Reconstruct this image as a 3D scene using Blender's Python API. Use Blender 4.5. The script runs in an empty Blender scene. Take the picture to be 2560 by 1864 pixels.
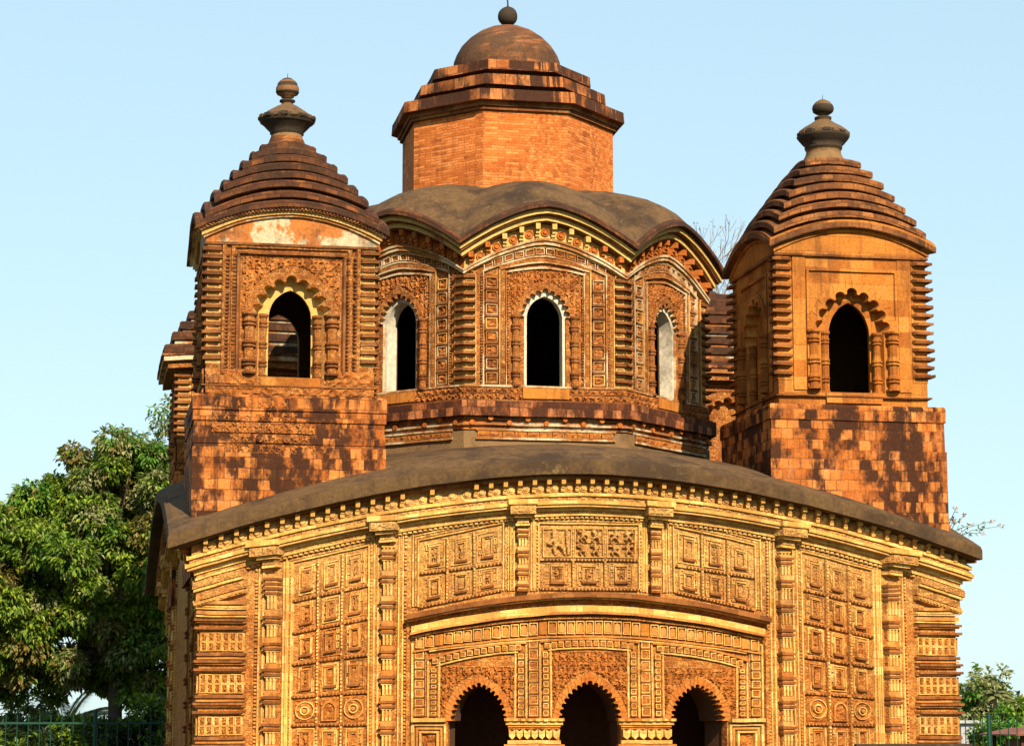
import bpy, math, random
from mathutils import Vector, noise, geometry, Matrix
R = math.radians
V = Vector
random.seed(7)
sc = bpy.context.scene
col = sc.collection

# ------------------------------------------------------------------ camera, sky, sun, exposure
cd = bpy.data.cameras.new("camera"); cam = bpy.data.objects.new("camera", cd); col.objects.link(cam)
cam.location = (-7.087, -32.024, 1.6)
cam.rotation_euler = (R(90 + 8.699), 0, R(-10.549))
cd.sensor_width = 36.0; cd.lens = 36.0 * 5696.6 / 2560.0
cd.clip_start = 0.5; cd.clip_end = 3000
sc.camera = cam
SUN_EL, SUN_AZ = 35.0, 11.0            # elevation, degrees to the right of the facade's normal
w = bpy.data.worlds.new("World"); sc.world = w; w.use_nodes = True
nt = w.node_tree; bg = nt.nodes["Background"]
sky = nt.nodes.new("ShaderNodeTexSky"); sky.sky_type = 'NISHITA'; sky.sun_disc = False
sky.sun_elevation = R(SUN_EL); sky.sun_rotation = R(180 - SUN_AZ)
sky.air_density = 1.0; sky.dust_density = 0.6; sky.ozone_density = 1.0; sky.altitude = 0
gm = nt.nodes.new("ShaderNodeGamma"); gm.inputs[1].default_value = 0.30          # hazy bright sky: flatter towards the horizon
tint = nt.nodes.new("ShaderNodeMix"); tint.data_type = 'RGBA'; tint.blend_type = 'MULTIPLY'; tint.inputs[0].default_value = 1.0
tint.inputs[7].default_value = (2.14, 2.70, 2.90, 1)
nt.links.new(sky.outputs[0], gm.inputs[0]); nt.links.new(gm.outputs[0], tint.inputs[6])
nt.links.new(tint.outputs[2], bg.inputs[0]); bg.inputs[1].default_value = 0.10
sd = bpy.data.lights.new("sun", 'SUN'); sun = bpy.data.objects.new("sun", sd); col.objects.link(sun)
sd.energy = 5.0; sd.angle = R(0.5); sd.color = (1.0, 0.85, 0.65)
sdir = Vector((math.sin(R(SUN_AZ)) * math.cos(R(SUN_EL)), -math.cos(R(SUN_AZ)) * math.cos(R(SUN_EL)), math.sin(R(SUN_EL))))
sun.rotation_euler = sdir.to_track_quat('Z', 'Y').to_euler(); sun.location = (20, -30, 30)
vs = sc.view_settings; vs.view_transform = 'Standard'; vs.look = 'None'; vs.exposure = 1.05; vs.gamma = 1.0
vs.use_curve_mapping = False

# ------------------------------------------------------------------ materials
class NB:
    def __init__(s, name):
        s.m = bpy.data.materials.new(name); s.m.use_nodes = True; s.t = s.m.node_tree
        s.b = s.t.nodes["Principled BSDF"]; s.out = s.t.nodes["Material Output"]
    def n(s, typ, ins=None, **kw):
        x = s.t.nodes.new("ShaderNode" + typ)
        for k, v in kw.items(): setattr(x, k, v)
        for k, v in (ins or {}).items(): s.set(x.inputs[k], v)
        return x
    def set(s, sock, v):
        if isinstance(v, bpy.types.NodeSocket): s.t.links.new(v, sock)
        elif isinstance(v, (tuple, list)) and len(v) == 3 and sock.type == 'RGBA': sock.default_value = (*v, 1)
        else: sock.default_value = v
    def mix(s, f, a, b, mode='MIX'):
        x = s.t.nodes.new("ShaderNodeMix"); x.data_type = 'RGBA'; x.blend_type = mode
        s.set(x.inputs[0], f); s.set(x.inputs[6], a); s.set(x.inputs[7], b); return x.outputs[2]
    def math(s, op, a, b=0.0):
        x = s.n("Math", operation=op); s.set(x.inputs[0], a); s.set(x.inputs[1], b); return x.outputs[0]
    def ramp(s, f, stops):
        x = s.n("ValToRGB", {0: f}); e = x.color_ramp.elements
        while len(e) < len(stops): e.new(0.5)
        for i, (p, c) in enumerate(stops):
            e[i].position = p; e[i].color = (*c, 1) if isinstance(c, tuple) else (c, c, c, 1)
        return x.outputs[0]
    def noise(s, vec, scale, detail=4, rough=0.6):
        return s.n("TexNoise", {"Vector": vec, "Scale": scale, "Detail": detail, "Roughness": rough}).outputs[0]

K = .62
def kc(c): return tuple(x * K for x in c)
def terra(name, cs, brick=(.2, .1), mortar=(.25, .16, .08), mfac=.5, stain=.5, staincol=(.05, .022, .01), slo=.52, shi=.66,
          cream=.25, creamcol=(.62, .45, .24), carve=0.0, cscale=13.0, bump=.5, rough=.9, sscale=.9, msize=.008, tvar=.55, tst=.12, upper_pale=None, streak=.45):
    cs = [kc(c) for c in cs]; mortar = kc(mortar); staincol = kc(staincol); creamcol = kc(creamcol)
    b = NB(name)
    uv = b.n("UVMap").outputs[0]; obj = b.n("TexCoord").outputs["Object"]
    wob = b.n("VectorMath", {0: b.n("TexNoise", {"Vector": obj, "Scale": 5.0}).outputs[1], 1: (.5, .5, .5)}, operation='SUBTRACT').outputs[0]
    uvw = b.n("VectorMath", {0: wob, 1: (.035, .035, .035), 2: uv}, operation='MULTIPLY_ADD').outputs[0]
    br = b.n("TexBrick", {"Vector": uvw, "Color1": (0, 0, 0), "Color2": (1, 1, 1), "Mortar": (.5, .5, .5), "Scale": 1.0, "Mortar Size": msize,
                          "Mortar Smooth": .3, "Brick Width": brick[0], "Row Height": brick[1]}, offset=.5, squash=1.0, squash_frequency=2)
    n1 = b.noise(obj, 3.5, 6); n2 = b.noise(obj, 30, 4); n3 = b.noise(b.n('Mapping', {0: obj, 3: (1, 1, .5)}).outputs[0], sscale * 1.25, 9, .72); n4 = b.noise(obj, 2.3, 7, .7)
    f = b.math('ADD', b.math('MULTIPLY', br.outputs[0], tvar), b.math('MULTIPLY', n1, 1.05 - tvar))
    c = b.ramp(f, [(.12, cs[0]), (.5, cs[1]), (.9, cs[2])])
    c = b.mix(b.math('MULTIPLY', br.outputs[1], mfac), c, mortar)
    c = b.mix(b.math('MULTIPLY', b.ramp(n4, [(.54, 0.), (.66, 1.)]), cream), c, creamcol)
    if upper_pale:    # paler yellow towards the upper courses, broken by noise
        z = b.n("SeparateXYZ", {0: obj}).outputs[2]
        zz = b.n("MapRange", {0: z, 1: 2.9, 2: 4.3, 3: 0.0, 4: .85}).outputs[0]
        c = b.mix(b.math('MULTIPLY', zz, b.ramp(n4, [(.32, .35), (.6, 1.)])), c, kc(upper_pale))
    sf = b.math('ADD', n3, b.math('MULTIPLY', b.math('SUBTRACT', .5, br.outputs[0]), tst))
    c = b.mix(b.math('MULTIPLY', b.ramp(sf, [(slo, 0.), (shi, 1.)]), stain), c, staincol)
    ns = b.noise(b.n('Mapping', {0: obj, 3: (5, 5, .45)}).outputs[0], 1.5, 6, .65)
    c = b.mix(b.math('MULTIPLY', b.ramp(ns, [(.52, 0.), (.70, 1.)]), streak), c, staincol)
    c = b.mix(1.0, c, b.ramp(b.noise(obj, 1.3, 5, .6), [(.3, .80), (.7, 1.16)]), 'MULTIPLY')
    c = b.mix(1.0, c, b.ramp(n2, [(.3, .72), (.7, 1.2)]), 'MULTIPLY')
    h = b.math('ADD', b.math('MULTIPLY', n2, .35), b.math('MULTIPLY', br.outputs[1], -.5))
    if carve:
        vo = b.n("TexVoronoi", {"Vector": uvw, "Scale": cscale}, feature='SMOOTH_F1').outputs[0]
        wv = b.n("TexNoise", {"Vector": uvw, "Scale": cscale * 1.6, "Detail": 2, "Distortion": 1.6}).outputs[0]
        cf = b.math('ADD', b.math('MULTIPLY', vo, -1.2), b.math('MULTIPLY', b.ramp(wv, [(.42, 0.), (.55, 1.)]), .9))
        h = b.math('ADD', h, b.math('MULTIPLY', cf, carve))
        c = b.mix(b.math('MULTIPLY', b.ramp(cf, [(.25, 0.), (.6, 1.)]), .30), c, creamcol)      # paler on the ridges of the carving
        c = b.mix(b.math('MULTIPLY', b.ramp(cf, [(-.0, 1.), (.12, 0.)]), .35), c, staincol)      # darker in the hollows
    bp = b.n("Bump", {"Height": h, "Strength": bump, "Distance": .03})
    b.set(b.b.inputs["Base Color"], c); b.set(b.b.inputs["Roughness"], rough); b.set(b.b.inputs["Normal"], bp.outputs[0])
    b.b.inputs["Specular IOR Level"].default_value = .15
    return b.m

def plain(name, c1, c2, scale=4, rough=.85, bump=.2, stain=None, metallic=0, sthr=(.5, .7), weather=False):
    c1, c2 = kc(c1), kc(c2); stain = kc(stain) if stain else None
    b = NB(name); obj = b.n("TexCoord").outputs["Object"]
    c = b.mix(b.noise(obj, scale, 7, .65), c1, c2)
    if stain: c = b.mix(b.ramp(b.noise(obj, scale * .5 + .3, 8, .7), [(sthr[0], 0.), (sthr[1], 1.)]), c, stain)
    n2 = b.noise(obj, scale * 9, 4)
    c = b.mix(1.0, c, b.ramp(n2, [(.3, .75), (.7, 1.2)]), 'MULTIPLY')
    if weather:
        c = b.mix(b.math('MULTIPLY', b.ramp(b.noise(obj, 1.1, 9, .75), [(.47, 0.), (.60, 1.)]), .8), c, kc((.045, .026, .015)))
        sk_ = b.noise(b.n('Mapping', {0: obj, 3: (4, 4, .6)}).outputs[0], 1.6, 6, .65); c = b.mix(b.math('MULTIPLY', b.ramp(sk_, [(.5, 0.), (.66, 1.)]), .5), c, kc((.05, .03, .017)))
        c = b.mix(b.math('MULTIPLY', b.ramp(b.noise(obj, 2.6, 9, .75), [(.60, 0.), (.68, 1.)]), .5), c, kc((.42, .27, .09)))
        vd = b.n("TexVoronoi", {"Vector": obj, "Scale": 4.5, "Randomness": 1.0}).outputs[0]
        c = b.mix(b.ramp(b.math('ADD', vd, b.math('MULTIPLY', n2, .12)), [(.10, .8), (.13, 0.)]), c, kc((.03, .02, .012)))
    bp = b.n("Bump", {"Height": n2, "Strength": bump, "Distance": .02})
    b.set(b.b.inputs["Base Color"], c); b.b.inputs["Roughness"].default_value = rough; b.b.inputs["Metallic"].default_value = metallic
    b.set(b.b.inputs["Normal"], bp.outputs[0]); b.b.inputs["Specular IOR Level"].default_value = .2
    return b.m

def leafmat(name, c1, c2, c3):
    b = NB(name); r = b.n("NewGeometry").outputs["Random Per Island"]
    obj = b.n("TexCoord").outputs["Object"]
    f = b.math('ADD', b.math('MULTIPLY', r, .6), b.math('MULTIPLY', b.noise(obj, .9, 3), .45))
    c = b.ramp(f, [(.2, c1), (.5, c2), (.85, c3)])
    b.set(b.b.inputs["Base Color"], c); b.b.inputs["Roughness"].default_value = .5
    b.b.inputs["Specular IOR Level"].default_value = .35
    tr = b.n("BsdfTranslucent", {0: b.mix(.5, c, (.2, .3, .02))}); mx = b.n("MixShader", {0: .36, 1: b.b.outputs[0], 2: tr.outputs[0]})
    b.t.links.new(mx.outputs[0], b.out.inputs[0]); return b.m

MT = {}
UPPER_PALE = (1.0, .62, .20)
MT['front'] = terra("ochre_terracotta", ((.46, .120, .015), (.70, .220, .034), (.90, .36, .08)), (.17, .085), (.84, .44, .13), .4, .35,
                    (.16, .05, .012), .54, .70, .25, (.78, .44, .12), carve=.9, bump=.7, upper_pale=UPPER_PALE)
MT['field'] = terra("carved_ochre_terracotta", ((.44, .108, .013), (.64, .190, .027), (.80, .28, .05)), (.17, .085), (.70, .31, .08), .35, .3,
                    (.15, .045, .01), .54, .70, .15, (.66, .34, .09), carve=1.1, cscale=18, bump=.6, upper_pale=UPPER_PALE)
MT['ochre_lip'] = terra("ochre_lip", ((.46, .140, .022), (.66, .235, .043), (.84, .37, .09)), (.3, .2), (.55, .28, .08), .3, .5, (.17, .06, .02), .48, .66, .2, (.75, .46, .16), bump=.4, upper_pale=UPPER_PALE)
MT['brownlip'] = terra("brown_ledge", ((.22, .066, .014), (.31, .10, .022), (.42, .155, .04)), (.16, .2), (.30, .12, .03), .3, .5, (.11, .04, .015), .5, .66, .15, (.6, .36, .13), bump=.4)
MT['cream'] = terra("cream_lime", ((.74, .33, .065), (.95, .52, .12), (1.0, .66, .22)), (.2, .12), (.4, .17, .04), .4, .5, (.36, .14, .03), .46, .62, .2, (.86, .62, .28), bump=.3)
MT['red'] = terra("red_terracotta", ((.40, .105, .016), (.60, .19, .030), (.76, .30, .07)), (.16, .09), (.50, .28, .11), .3, .6,
                  (.13, .04, .012), .50, .68, .22, (.66, .44, .2), carve=.9, cscale=16, bump=.7, streak=.22)
MT['redfield'] = terra("carved_red_terracotta", ((.38, .098, .014), (.58, .178, .028), (.74, .28, .06)), (.12, .12), (.40, .18, .055), .3, .55,
                       (.12, .036, .011), .5, .68, .25, (.6, .37, .16), carve=.8, cscale=20, bump=.45, streak=.22)
MT['orange'] = terra("orange_terracotta", ((.44, .125, .018), (.58, .195, .027), (.68, .27, .05)), (.36, .24), (.36, .13, .03), .45, .6,
                     (.17, .055, .014), .47, .64, .15, (.66, .33, .10), bump=.3, tvar=.7, streak=.6)
MT['ringstone'] = terra('voussoir', ((.44, .108, .014), (.60, .175, .024), (.72, .25, .042)), (.09, .3), (.4, .18, .05), .4, .5, (.2, .065, .015), .5, .68, .2, (.74, .4, .11), bump=.3)
MT['rib'] = terra("rib_terracotta", ((.20, .060, .014), (.30, .10, .025), (.42, .165, .05)), (.3, .2), (.35, .2, .1), .2, .7, (.08, .03, .012), .46, .64, .15, (.6, .42, .2), bump=.4)
MT['ribback'] = terra("rib_recess", ((.56, .24, .05), (.78, .40, .10), (.95, .58, .2)), (.3, .11), (.3, .12, .03), .3, .5, (.2, .07, .02), .5, .66, .3, (.75, .54, .26), bump=.4)
MT['tile'] = terra("tile_courses", ((.26, .055, .009), (.54, .150, .025), (.84, .31, .075)), (.185, .155), (.24, .08, .02), .6, .95,
                   (.050, .018, .008), .44, .55, .25, (.70, .36, .17), bump=.4, sscale=2.1, tvar=.46, tst=.16, streak=.8)
MT['ledge'] = terra("stained_ledge", ((.22, .05, .013), (.42, .115, .03), (.72, .28, .10)), (.14, .2), (.12, .045, .02), .5, .95,
                    (.065, .022, .01), .40, .55, .1, bump=.4, sscale=1.6, tvar=.6, tst=.14)
MT['roof'] = terra("weathered_roof_tiers", ((.075, .028, .012), (.145, .05, .018), (.36, .12, .034)), (.19, .1), (.05, .025, .014), .5, .9,
                   (.055, .027, .016), .40, .58, .12, (.40, .25, .12), bump=.5, sscale=1.4, tvar=.32, tst=.10)
MT['roof_warm'] = terra("warm_roof_tiers", ((.15, .05, .015), (.26, .09, .025), (.50, .19, .052)), (.19, .1), (.08, .034, .015), .5, .9,
                        (.075, .034, .018), .46, .62, .15, (.5, .31, .13), bump=.5, sscale=1.4, tvar=.45, tst=.12)
MT['gap'] = terra("undercut_shade", ((.05, .02, .008), (.08, .03, .012), (.12, .045, .018)), bump=.3)  # near-black colour stands in for shade under roof tiers and cornice steps
MT['brick'] = terra("orange_brick", ((.54, .125, .021), (.72, .195, .038), (.94, .34, .095)), (.23, .045), (.30, .085, .018), .5, .6,
                    (.14, .045, .015), .52, .66, .12, (.66, .33, .11), bump=.4, msize=.006, sscale=1.3, tvar=.62)
MT['capstone'] = terra("blotched_cornice", ((.24, .055, .012), (.42, .12, .026), (.66, .25, .075)), (.21, .3), (.14, .06, .03), .4, .93,
                       (.05, .022, .012), .40, .52, .1, bump=.4, sscale=1.7, tvar=.6, tst=.18)
MT['dome'] = terra("weathered_dome", ((.13, .05, .02), (.21, .08, .03), (.46, .165, .055)), (.2, .1), (.1, .05, .03), .4, .88,
                   (.10, .055, .03), .40, .56, .1, bump=.4, sscale=1.3, tvar=.5, tst=.06)
MT['grey'] = plain("roof_plaster", (.11, .060, .025), (.19, .106, .043), 1.6, .95, .7, (.075, .043, .024), weather=True)
MT['eavegrey'] = plain("eave_plaster", (.10, .054, .021), (.175, .098, .036), 2.2, .95, .8, (.07, .036, .016), weather=True)
MT['white'] = plain("white_plaster", (.70, .60, .42), (.80, .74, .60), 1.5, .9, .2, (.36, .30, .22), sthr=(.52, .68))
MT['paint'] = plain("patched_whitewash", (.50, .40, .26), (.80, .64, .38), 3.0, .9, .25, (.58, .19, .04), sthr=(.47, .52), weather=True)
MT['palec'] = plain("pale_plaster", (.74, .40, .10), (.84, .50, .15), 2.0, .9, .2)
MT['cove'] = plain("cream_cove", (.68, .40, .10), (.82, .54, .17), 2.0, .9, .2, (.30, .13, .04), sthr=(.56, .7))
MT['line'] = plain("white_line", (.62, .42, .20), (.78, .64, .42), 3.0, .9, .2, (.38, .15, .04), sthr=(.44, .54))
MT['bracket'] = terra("orange_bracket", ((.46, .11, .015), (.56, .155, .022), (.64, .21, .04)), (.4, .3), (.3, .1, .04), .3, .5, (.16, .05, .02), .52, .7, .15, bump=.3)
MT['vase'] = plain("dark_finial", (.035, .024, .016), (.075, .05, .03), 3.5, .85, .5, (.17, .10, .05), sthr=(.58, .72))
MT['bulb'] = plain("brown_finial", (.19, .085, .032), (.30, .14, .055), 5, .8, .4, (.085, .052, .034))
MT['cone'] = plain('mossy_cone', (.13, .075, .035), (.23, .13, .055), 5, .9, .6, (.05, .032, .02))
MT['neck'] = plain("pale_neck", (.20, .11, .045), (.34, .20, .085), 5, .9, .5, (.11, .06, .03))
MT['iron'] = plain("iron", (.05, .04, .035), (.08, .07, .06), 6, .6, .1, metallic=.6)
MT['dark'] = plain("shade_brown", (.10, .045, .02), (.14, .06, .025), 2, .95, .2)  # shade inside the openings is put into this colour; kiosk posts share it
MT['bark'] = plain("bark", (.10, .075, .05), (.17, .125, .085), 6, .95, .6)
MT['palebark'] = plain("pale_bark", (.26, .20, .15), (.36, .29, .22), 6, .95, .4)
MT['leaf'] = leafmat("mango_leaf", (.018, .045, .004), (.10, .18, .010), (.28, .34, .03))
MT['leafm'] = leafmat("mid_leaf", (.03, .075, .006), (.10, .18, .014), (.26, .32, .035))
MT['leafy'] = leafmat("rusty_leaf", (.06, .05, .012), (.14, .105, .02), (.24, .17, .04))
MT['leafb'] = leafmat("bright_leaf", (.02, .075, .008), (.06, .18, .014), (.15, .28, .025))
MT['leafo'] = leafmat("olive_leaf", (.09, .11, .04), (.19, .21, .075), (.32, .30, .13))
MT['leafd'] = leafmat("dark_leaf", (.006, .013, .006), (.014, .026, .009), (.03, .05, .014))
MT['pinkleaf'] = leafmat("pink_blossom", (.45, .20, .14), (.55, .30, .22), (.62, .42, .34))
MT['twigleaf'] = leafmat("dry_leaf", (.34, .22, .14), (.46, .32, .22), (.55, .42, .32))
MT['fence'] = plain("green_paint", (.006, .05, .026), (.010, .075, .042), 8, .5, .1)
MT['wallw'] = plain("white_wall", (.40, .42, .42), (.50, .52, .52), 1.0, .9, .1)
MT['sheet'] = plain("red_sheet_roof", (.26, .09, .05), (.34, .13, .075), 2.0, .8, .2, (.18, .07, .045))
MT['grass'] = plain("grass", (.05, .075, .02), (.10, .11, .035), .6, .95, .5, (.16, .12, .06))
MT['stone'] = plain("laterite", (.22, .10, .05), (.30, .15, .075), 2.0, .95, .5, (.12, .06, .035))

# ------------------------------------------------------------------ mesh builder
class MB:
    def __init__(s): s.v = []; s.f = []; s.mi = []; s.uv = []; s.sm = []; s.mats = []
    def mid(s, m):
        if m not in s.mats: s.mats.append(m)
        return s.mats.index(m)
    def face(s, pts, uvs, m, smooth=False):
        i = len(s.v); s.v += pts; s.f.append(tuple(range(i, i + len(pts)))); s.mi.append(s.mid(m)); s.uv += uvs; s.sm.append(smooth)
    def grid(s, P, U, m, smooth=False, skip=None, close=False):
        # P: rows of points, shared vertices; U rows of uv
        i0 = len(s.v); nr = len(P); nc = len(P[0])
        for r in P: s.v += r
        k = s.mid(m) if isinstance(m, str) else None
        for a in range(nr - 1):
            for c in range(nc - 1):
                if skip and skip(a, c): continue
                s.f.append((i0 + a * nc + c, i0 + a * nc + c + 1, i0 + (a + 1) * nc + c + 1, i0 + (a + 1) * nc + c))
                s.uv += [U[a][c], U[a][c + 1], U[a + 1][c + 1], U[a + 1][c]]
                s.mi.append(k if k is not None else s.mid(m[a])); s.sm.append(smooth)
    def slab(s, M, u0, u1, v0, v1, d0, d1, m, n=1):
        f0 = v0 if callable(v0) else (lambda u: v0); f1 = v1 if callable(v1) else (lambda u: v1)
        n = max(n, int(abs(u1 - u0) / .22) + 1); us = [u0 + (u1 - u0) * i / n for i in range(n + 1)]
        for i in range(n):
            a, b = us[i], us[i + 1]
            p = lambda u, v, d: M(u, v, d)
            A0, A1, B0, B1 = f0(a), f1(a), f0(b), f1(b)
            s.face([p(a, A0, d1), p(b, B0, d1), p(b, B1, d1), p(a, A1, d1)], [(a, A0), (b, B0), (b, B1), (a, A1)], m)
            s.face([p(a, A1, d1), p(b, B1, d1), p(b, B1, d0), p(a, A1, d0)], [(a, A1), (b, B1), (b, B1 + d1 - d0), (a, A1 + d1 - d0)], m)
            s.face([p(a, A0, d0), p(b, B0, d0), p(b, B0, d1), p(a, A0, d1)], [(a, A0 - d1 + d0), (b, B0 - d1 + d0), (b, B0), (a, A0)], m)
        for u, sg in ((u0, -1), (u1, 1)):
            z0, z1 = f0(u), f1(u)
            s.face([M(u, z0, d0), M(u, z0, d1), M(u, z1, d1), M(u, z1, d0)], [(u + sg * (d1 - d0), z0), (u, z0), (u, z1), (u + sg * (d1 - d0), z1)], m)
    def ring(s, M, u0, u1, v0, v1, wd, d0, d1, m, n=1):
        s.slab(M, u0, u1, v0, v0 + wd, d0, d1, m, n); s.slab(M, u0, u1, v1 - wd, v1, d0, d1, m, n)
        s.slab(M, u0, u0 + wd, v0 + wd, v1 - wd, d0, d1, m); s.slab(M, u1 - wd, u1, v0 + wd, v1 - wd, d0, d1, m)
    def prism(s, M, outline, holes, d0, d1, m, mh=None, side=True):
        loops = [[Vector((x, y, 0)) for x, y in L] for L in [outline] + holes]
        flat = [p for L in [outline] + holes for p in L]
        k = s.mid(m)
        for t in geometry.tessellate_polygon(loops):
            P = [flat[i] for i in t]
            ar = (P[1][0] - P[0][0]) * (P[2][1] - P[0][1]) - (P[2][0] - P[0][0]) * (P[1][1] - P[0][1])
            if abs(ar) < 1e-9: continue
            if ar < 0: P = P[::-1]
            s.face([M(x, y, d1) for x, y in P], list(P), m)
        for j, L in enumerate([outline] + holes):
            if j == 0 and not side: continue
            acc = 0
            for i in range(len(L)):
                (a, b), (c, e) = L[i], L[(i + 1) % len(L)]
                q = math.hypot(c - a, e - b)
                s.face([M(a, b, d0), M(c, e, d0), M(c, e, d1), M(a, b, d1)], [(acc, d0), (acc + q, d0), (acc + q, d1), (acc, d1)], m if j == 0 else (mh or m))
                acc += q
    def carve(s, M, u0, u1, v0, v1, d, amp, m, step=.02, fr=9.0, seed=0., skip=None):
        nu = max(2, int((u1 - u0) / step)); nv = max(2, int((v1 - v0) / step)); P = []; U = []; d = max(d, .15 * amp + .004)
        for j in range(nv + 1):
            r = []; q = []
            for i in range(nu + 1):
                u = u0 + (u1 - u0) * i / nu; v = v0 + (v1 - v0) * j / nv
                a = noise.noise(Vector((u * fr + seed, v * fr - seed * 1.7, seed))); c = noise.noise(Vector((u * fr * 2.3 - seed, v * fr * 2.1, seed + 5)))
                h = (1 - abs(a) * 2.6) * .75 + c * .5
                h = max(-.15, min(1, h))
                if i in (0, nu) or j in (0, nv): h = -.15
                r.append(M(u, v, d + amp * h)); q.append((u, v))
            P.append(r); U.append(q)
        sk = None
        if skip: sk = lambda a, c: skip(u0 + (u1 - u0) * (c + .5) / nu, v0 + (v1 - v0) * (a + .5) / nv)
        s.grid(P, U, m, False, sk)
    def figures(s, M, u0, u1, v0, v1, d, amp, m, cw=.12, ch=.16, step=.017, seed=0, skip=None):
        nc = max(1, round((u1 - u0) / cw)); nr = max(1, round((v1 - v0) / ch)); cw = (u1 - u0) / nc; ch = (v1 - v0) / nr; T = {}
        for r in range(nr):
            for c in range(nc):
                g = random.Random(int(seed * 1000) + r * 131 + c * 17); ln = g.uniform(-.25, .25); sh = []
                sh.append((ln * 1.2, .60, ln * 1.3, .66, .21)); sh.append((ln, .35, 0, -.12, .25))
                for sg in (-1, 1): sh.append((sg * .1, -.15, sg * g.uniform(.15, .55), -.45, .15)); sh.append((sh[-1][2], -.45, sh[-1][2] + g.uniform(-.25, .25), -.85, .12))
                for sg in (-1, 1): ex, ey = ln + sg * g.uniform(.35, .7), g.uniform(-.1, .6); sh.append((ln, .32, ex, ey, .11)); sh.append((ex, ey, ex + g.uniform(-.25, .25), ey + g.uniform(-.1, .4), .10))
                if g.random() < .4: x = g.choice((-.8, .8)); sh.append((x, -.85, x * .85, .8, .09))
                T[r, c] = sh
        nu = max(3, int((u1 - u0) / step)); nv = max(3, int((v1 - v0) / step)); P = []; U = []; d = max(d, .004 + .05 * amp)
        for j in range(nv + 1):
            a = []; q = []
            for i in range(nu + 1):
                u = u0 + (u1 - u0) * i / nu; v = v0 + (v1 - v0) * j / nv; c = min(nc - 1, int((u - u0) / cw)); r = min(nr - 1, int((v - v0) / ch))
                x = ((u - u0) / cw - c) * 2 - 1; y = ((v - v0) / ch - r) * 2 - 1; h = 0.
                for x0, y0, x1, y1, rr in T[r, c]:
                    dx, dy = x1 - x0, y1 - y0; t = max(0, min(1, ((x - x0) * dx + (y - y0) * dy) / (dx * dx + dy * dy + 1e-9)))
                    k = 1 - math.hypot(x - x0 - t * dx, y - y0 - t * dy) / (rr * 1.35)
                    if k > h: h = k
                h = min(1, h * 2.2) + .15 * noise.noise(V((u * 40, v * 40, seed)))
                if ch > .1 and abs(y) > .93: h = .45
                a.append(M(u, v, d + amp * max(-.04, h))); q.append((u, v))
            P.append(a); U.append(q)
        sk = None
        if skip: sk = lambda a, c: skip(u0 + (u1 - u0) * (c + .5) / nu, v0 + (v1 - v0) * (a + .5) / nv)
        s.grid(P, U, m, False, sk)
    def lathe(s, cx, cy, prof, m, seg=16, smooth=True, a0=0., a1=2 * math.pi):
        P = []; U = []; acc = 0; mm = []
        for j, row in enumerate(prof):
            r, z = row[0], row[1]
            if j: acc += math.hypot(r - prof[j - 1][0], z - prof[j - 1][1])
            P.append([Vector((cx + r * math.cos(a0 + (a1 - a0) * i / seg), cy + r * math.sin(a0 + (a1 - a0) * i / seg), z)) for i in range(seg + 1)])
            U.append([((a1 - a0) * i / seg * max(r, .1), acc) for i in range(seg + 1)])
            mm.append(row[2] if len(row) > 2 else m)
        s.grid(P, U, mm, smooth)
    def loft(s, cx, cy, ns, loops, nper, smooth=False, off=0.):
        # loops: (apothem, z_mid, z_corner, power, material)
        P = []; U = []; mm = []; acc = 0
        for j, (a, zm, zc, pw, m) in enumerate(loops):
            if j: acc += math.hypot(a - loops[j - 1][0], zm - loops[j - 1][1])
            r = []; q = []
            for k in range(ns):
                th = 2 * math.pi * k / ns + off
                for i in range(nper + (1 if k == ns - 1 else 0)):
                    t = -1 + 2 * i / nper; u = t * a * math.tan(math.pi / ns)
                    z = zm - (zm - zc) * abs(t) ** pw
                    x, y = u, -a
                    r.append(Vector((cx + x * math.cos(th) - y * math.sin(th), cy + x * math.sin(th) + y * math.cos(th), z)))
                    q.append((u + k * 3.7, acc))
            P.append(r); U.append(q); mm.append(m)
        s.grid(P, U, mm, smooth)
    def tube(s, pts, r0, r1, m, seg=6):
        P = []; U = []; n = len(pts)
        for i, p in enumerate(pts):
            t = (pts[min(i + 1, n - 1)] - pts[max(i - 1, 0)]); t = t.normalized() if t.length > 1e-6 else Vector((0, 0, 1))
            a = t.orthogonal().normalized(); b = t.cross(a); r = r0 + (r1 - r0) * i / (n - 1)
            P.append([p + (a * math.cos(2 * math.pi * k / seg) + b * math.sin(2 * math.pi * k / seg)) * r for k in range(seg + 1)])
            U.append([(k * .1, i * .3) for k in range(seg + 1)])
        s.grid(P, U, m, True)
    def box(s, x0, x1, y0, y1, z0, z1, m):
        M = lambda u, v, d: Vector((u, y0 - d if False else y1 - d, v))
        s.slab(M, x0, x1, z0, z1, 0, y1 - y0, m)
        s.face([Vector((x1, y1, z0)), Vector((x0, y1, z0)), Vector((x0, y1, z1)), Vector((x1, y1, z1))], [(x1, z0), (x0, z0), (x0, z1), (x1, z1)], m)
    def build(s, name, parent=None, loc=(0, 0, 0), label=None):
        q_ = parent
        while q_ and q_.parent: q_ = q_.parent
        if q_ and q_.name == 'terracotta_temple' and tuple(loc) == (0, 0, 0):
            nv_ = noise.noise_vector
            s.v = [p + nv_(p * 2.1) * .007 + nv_(p * 8.5) * .0055 for p in s.v]
        me = bpy.data.meshes.new(name); me.from_pydata([tuple(p) for p in s.v], [], s.f)
        for m in s.mats: me.materials.append(MT[m])
        me.polygons.foreach_set("material_index", s.mi); me.polygons.foreach_set("use_smooth", s.sm)
        ul = me.uv_layers.new(name="UVMap"); ul.data.foreach_set("uv", [c for q in s.uv for c in q])
        me.update()
        o = bpy.data.objects.new(name, me); col.objects.link(o); o.location = loc
        if parent: o.parent = parent
        if label: o['label'] = label
        return o

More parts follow.
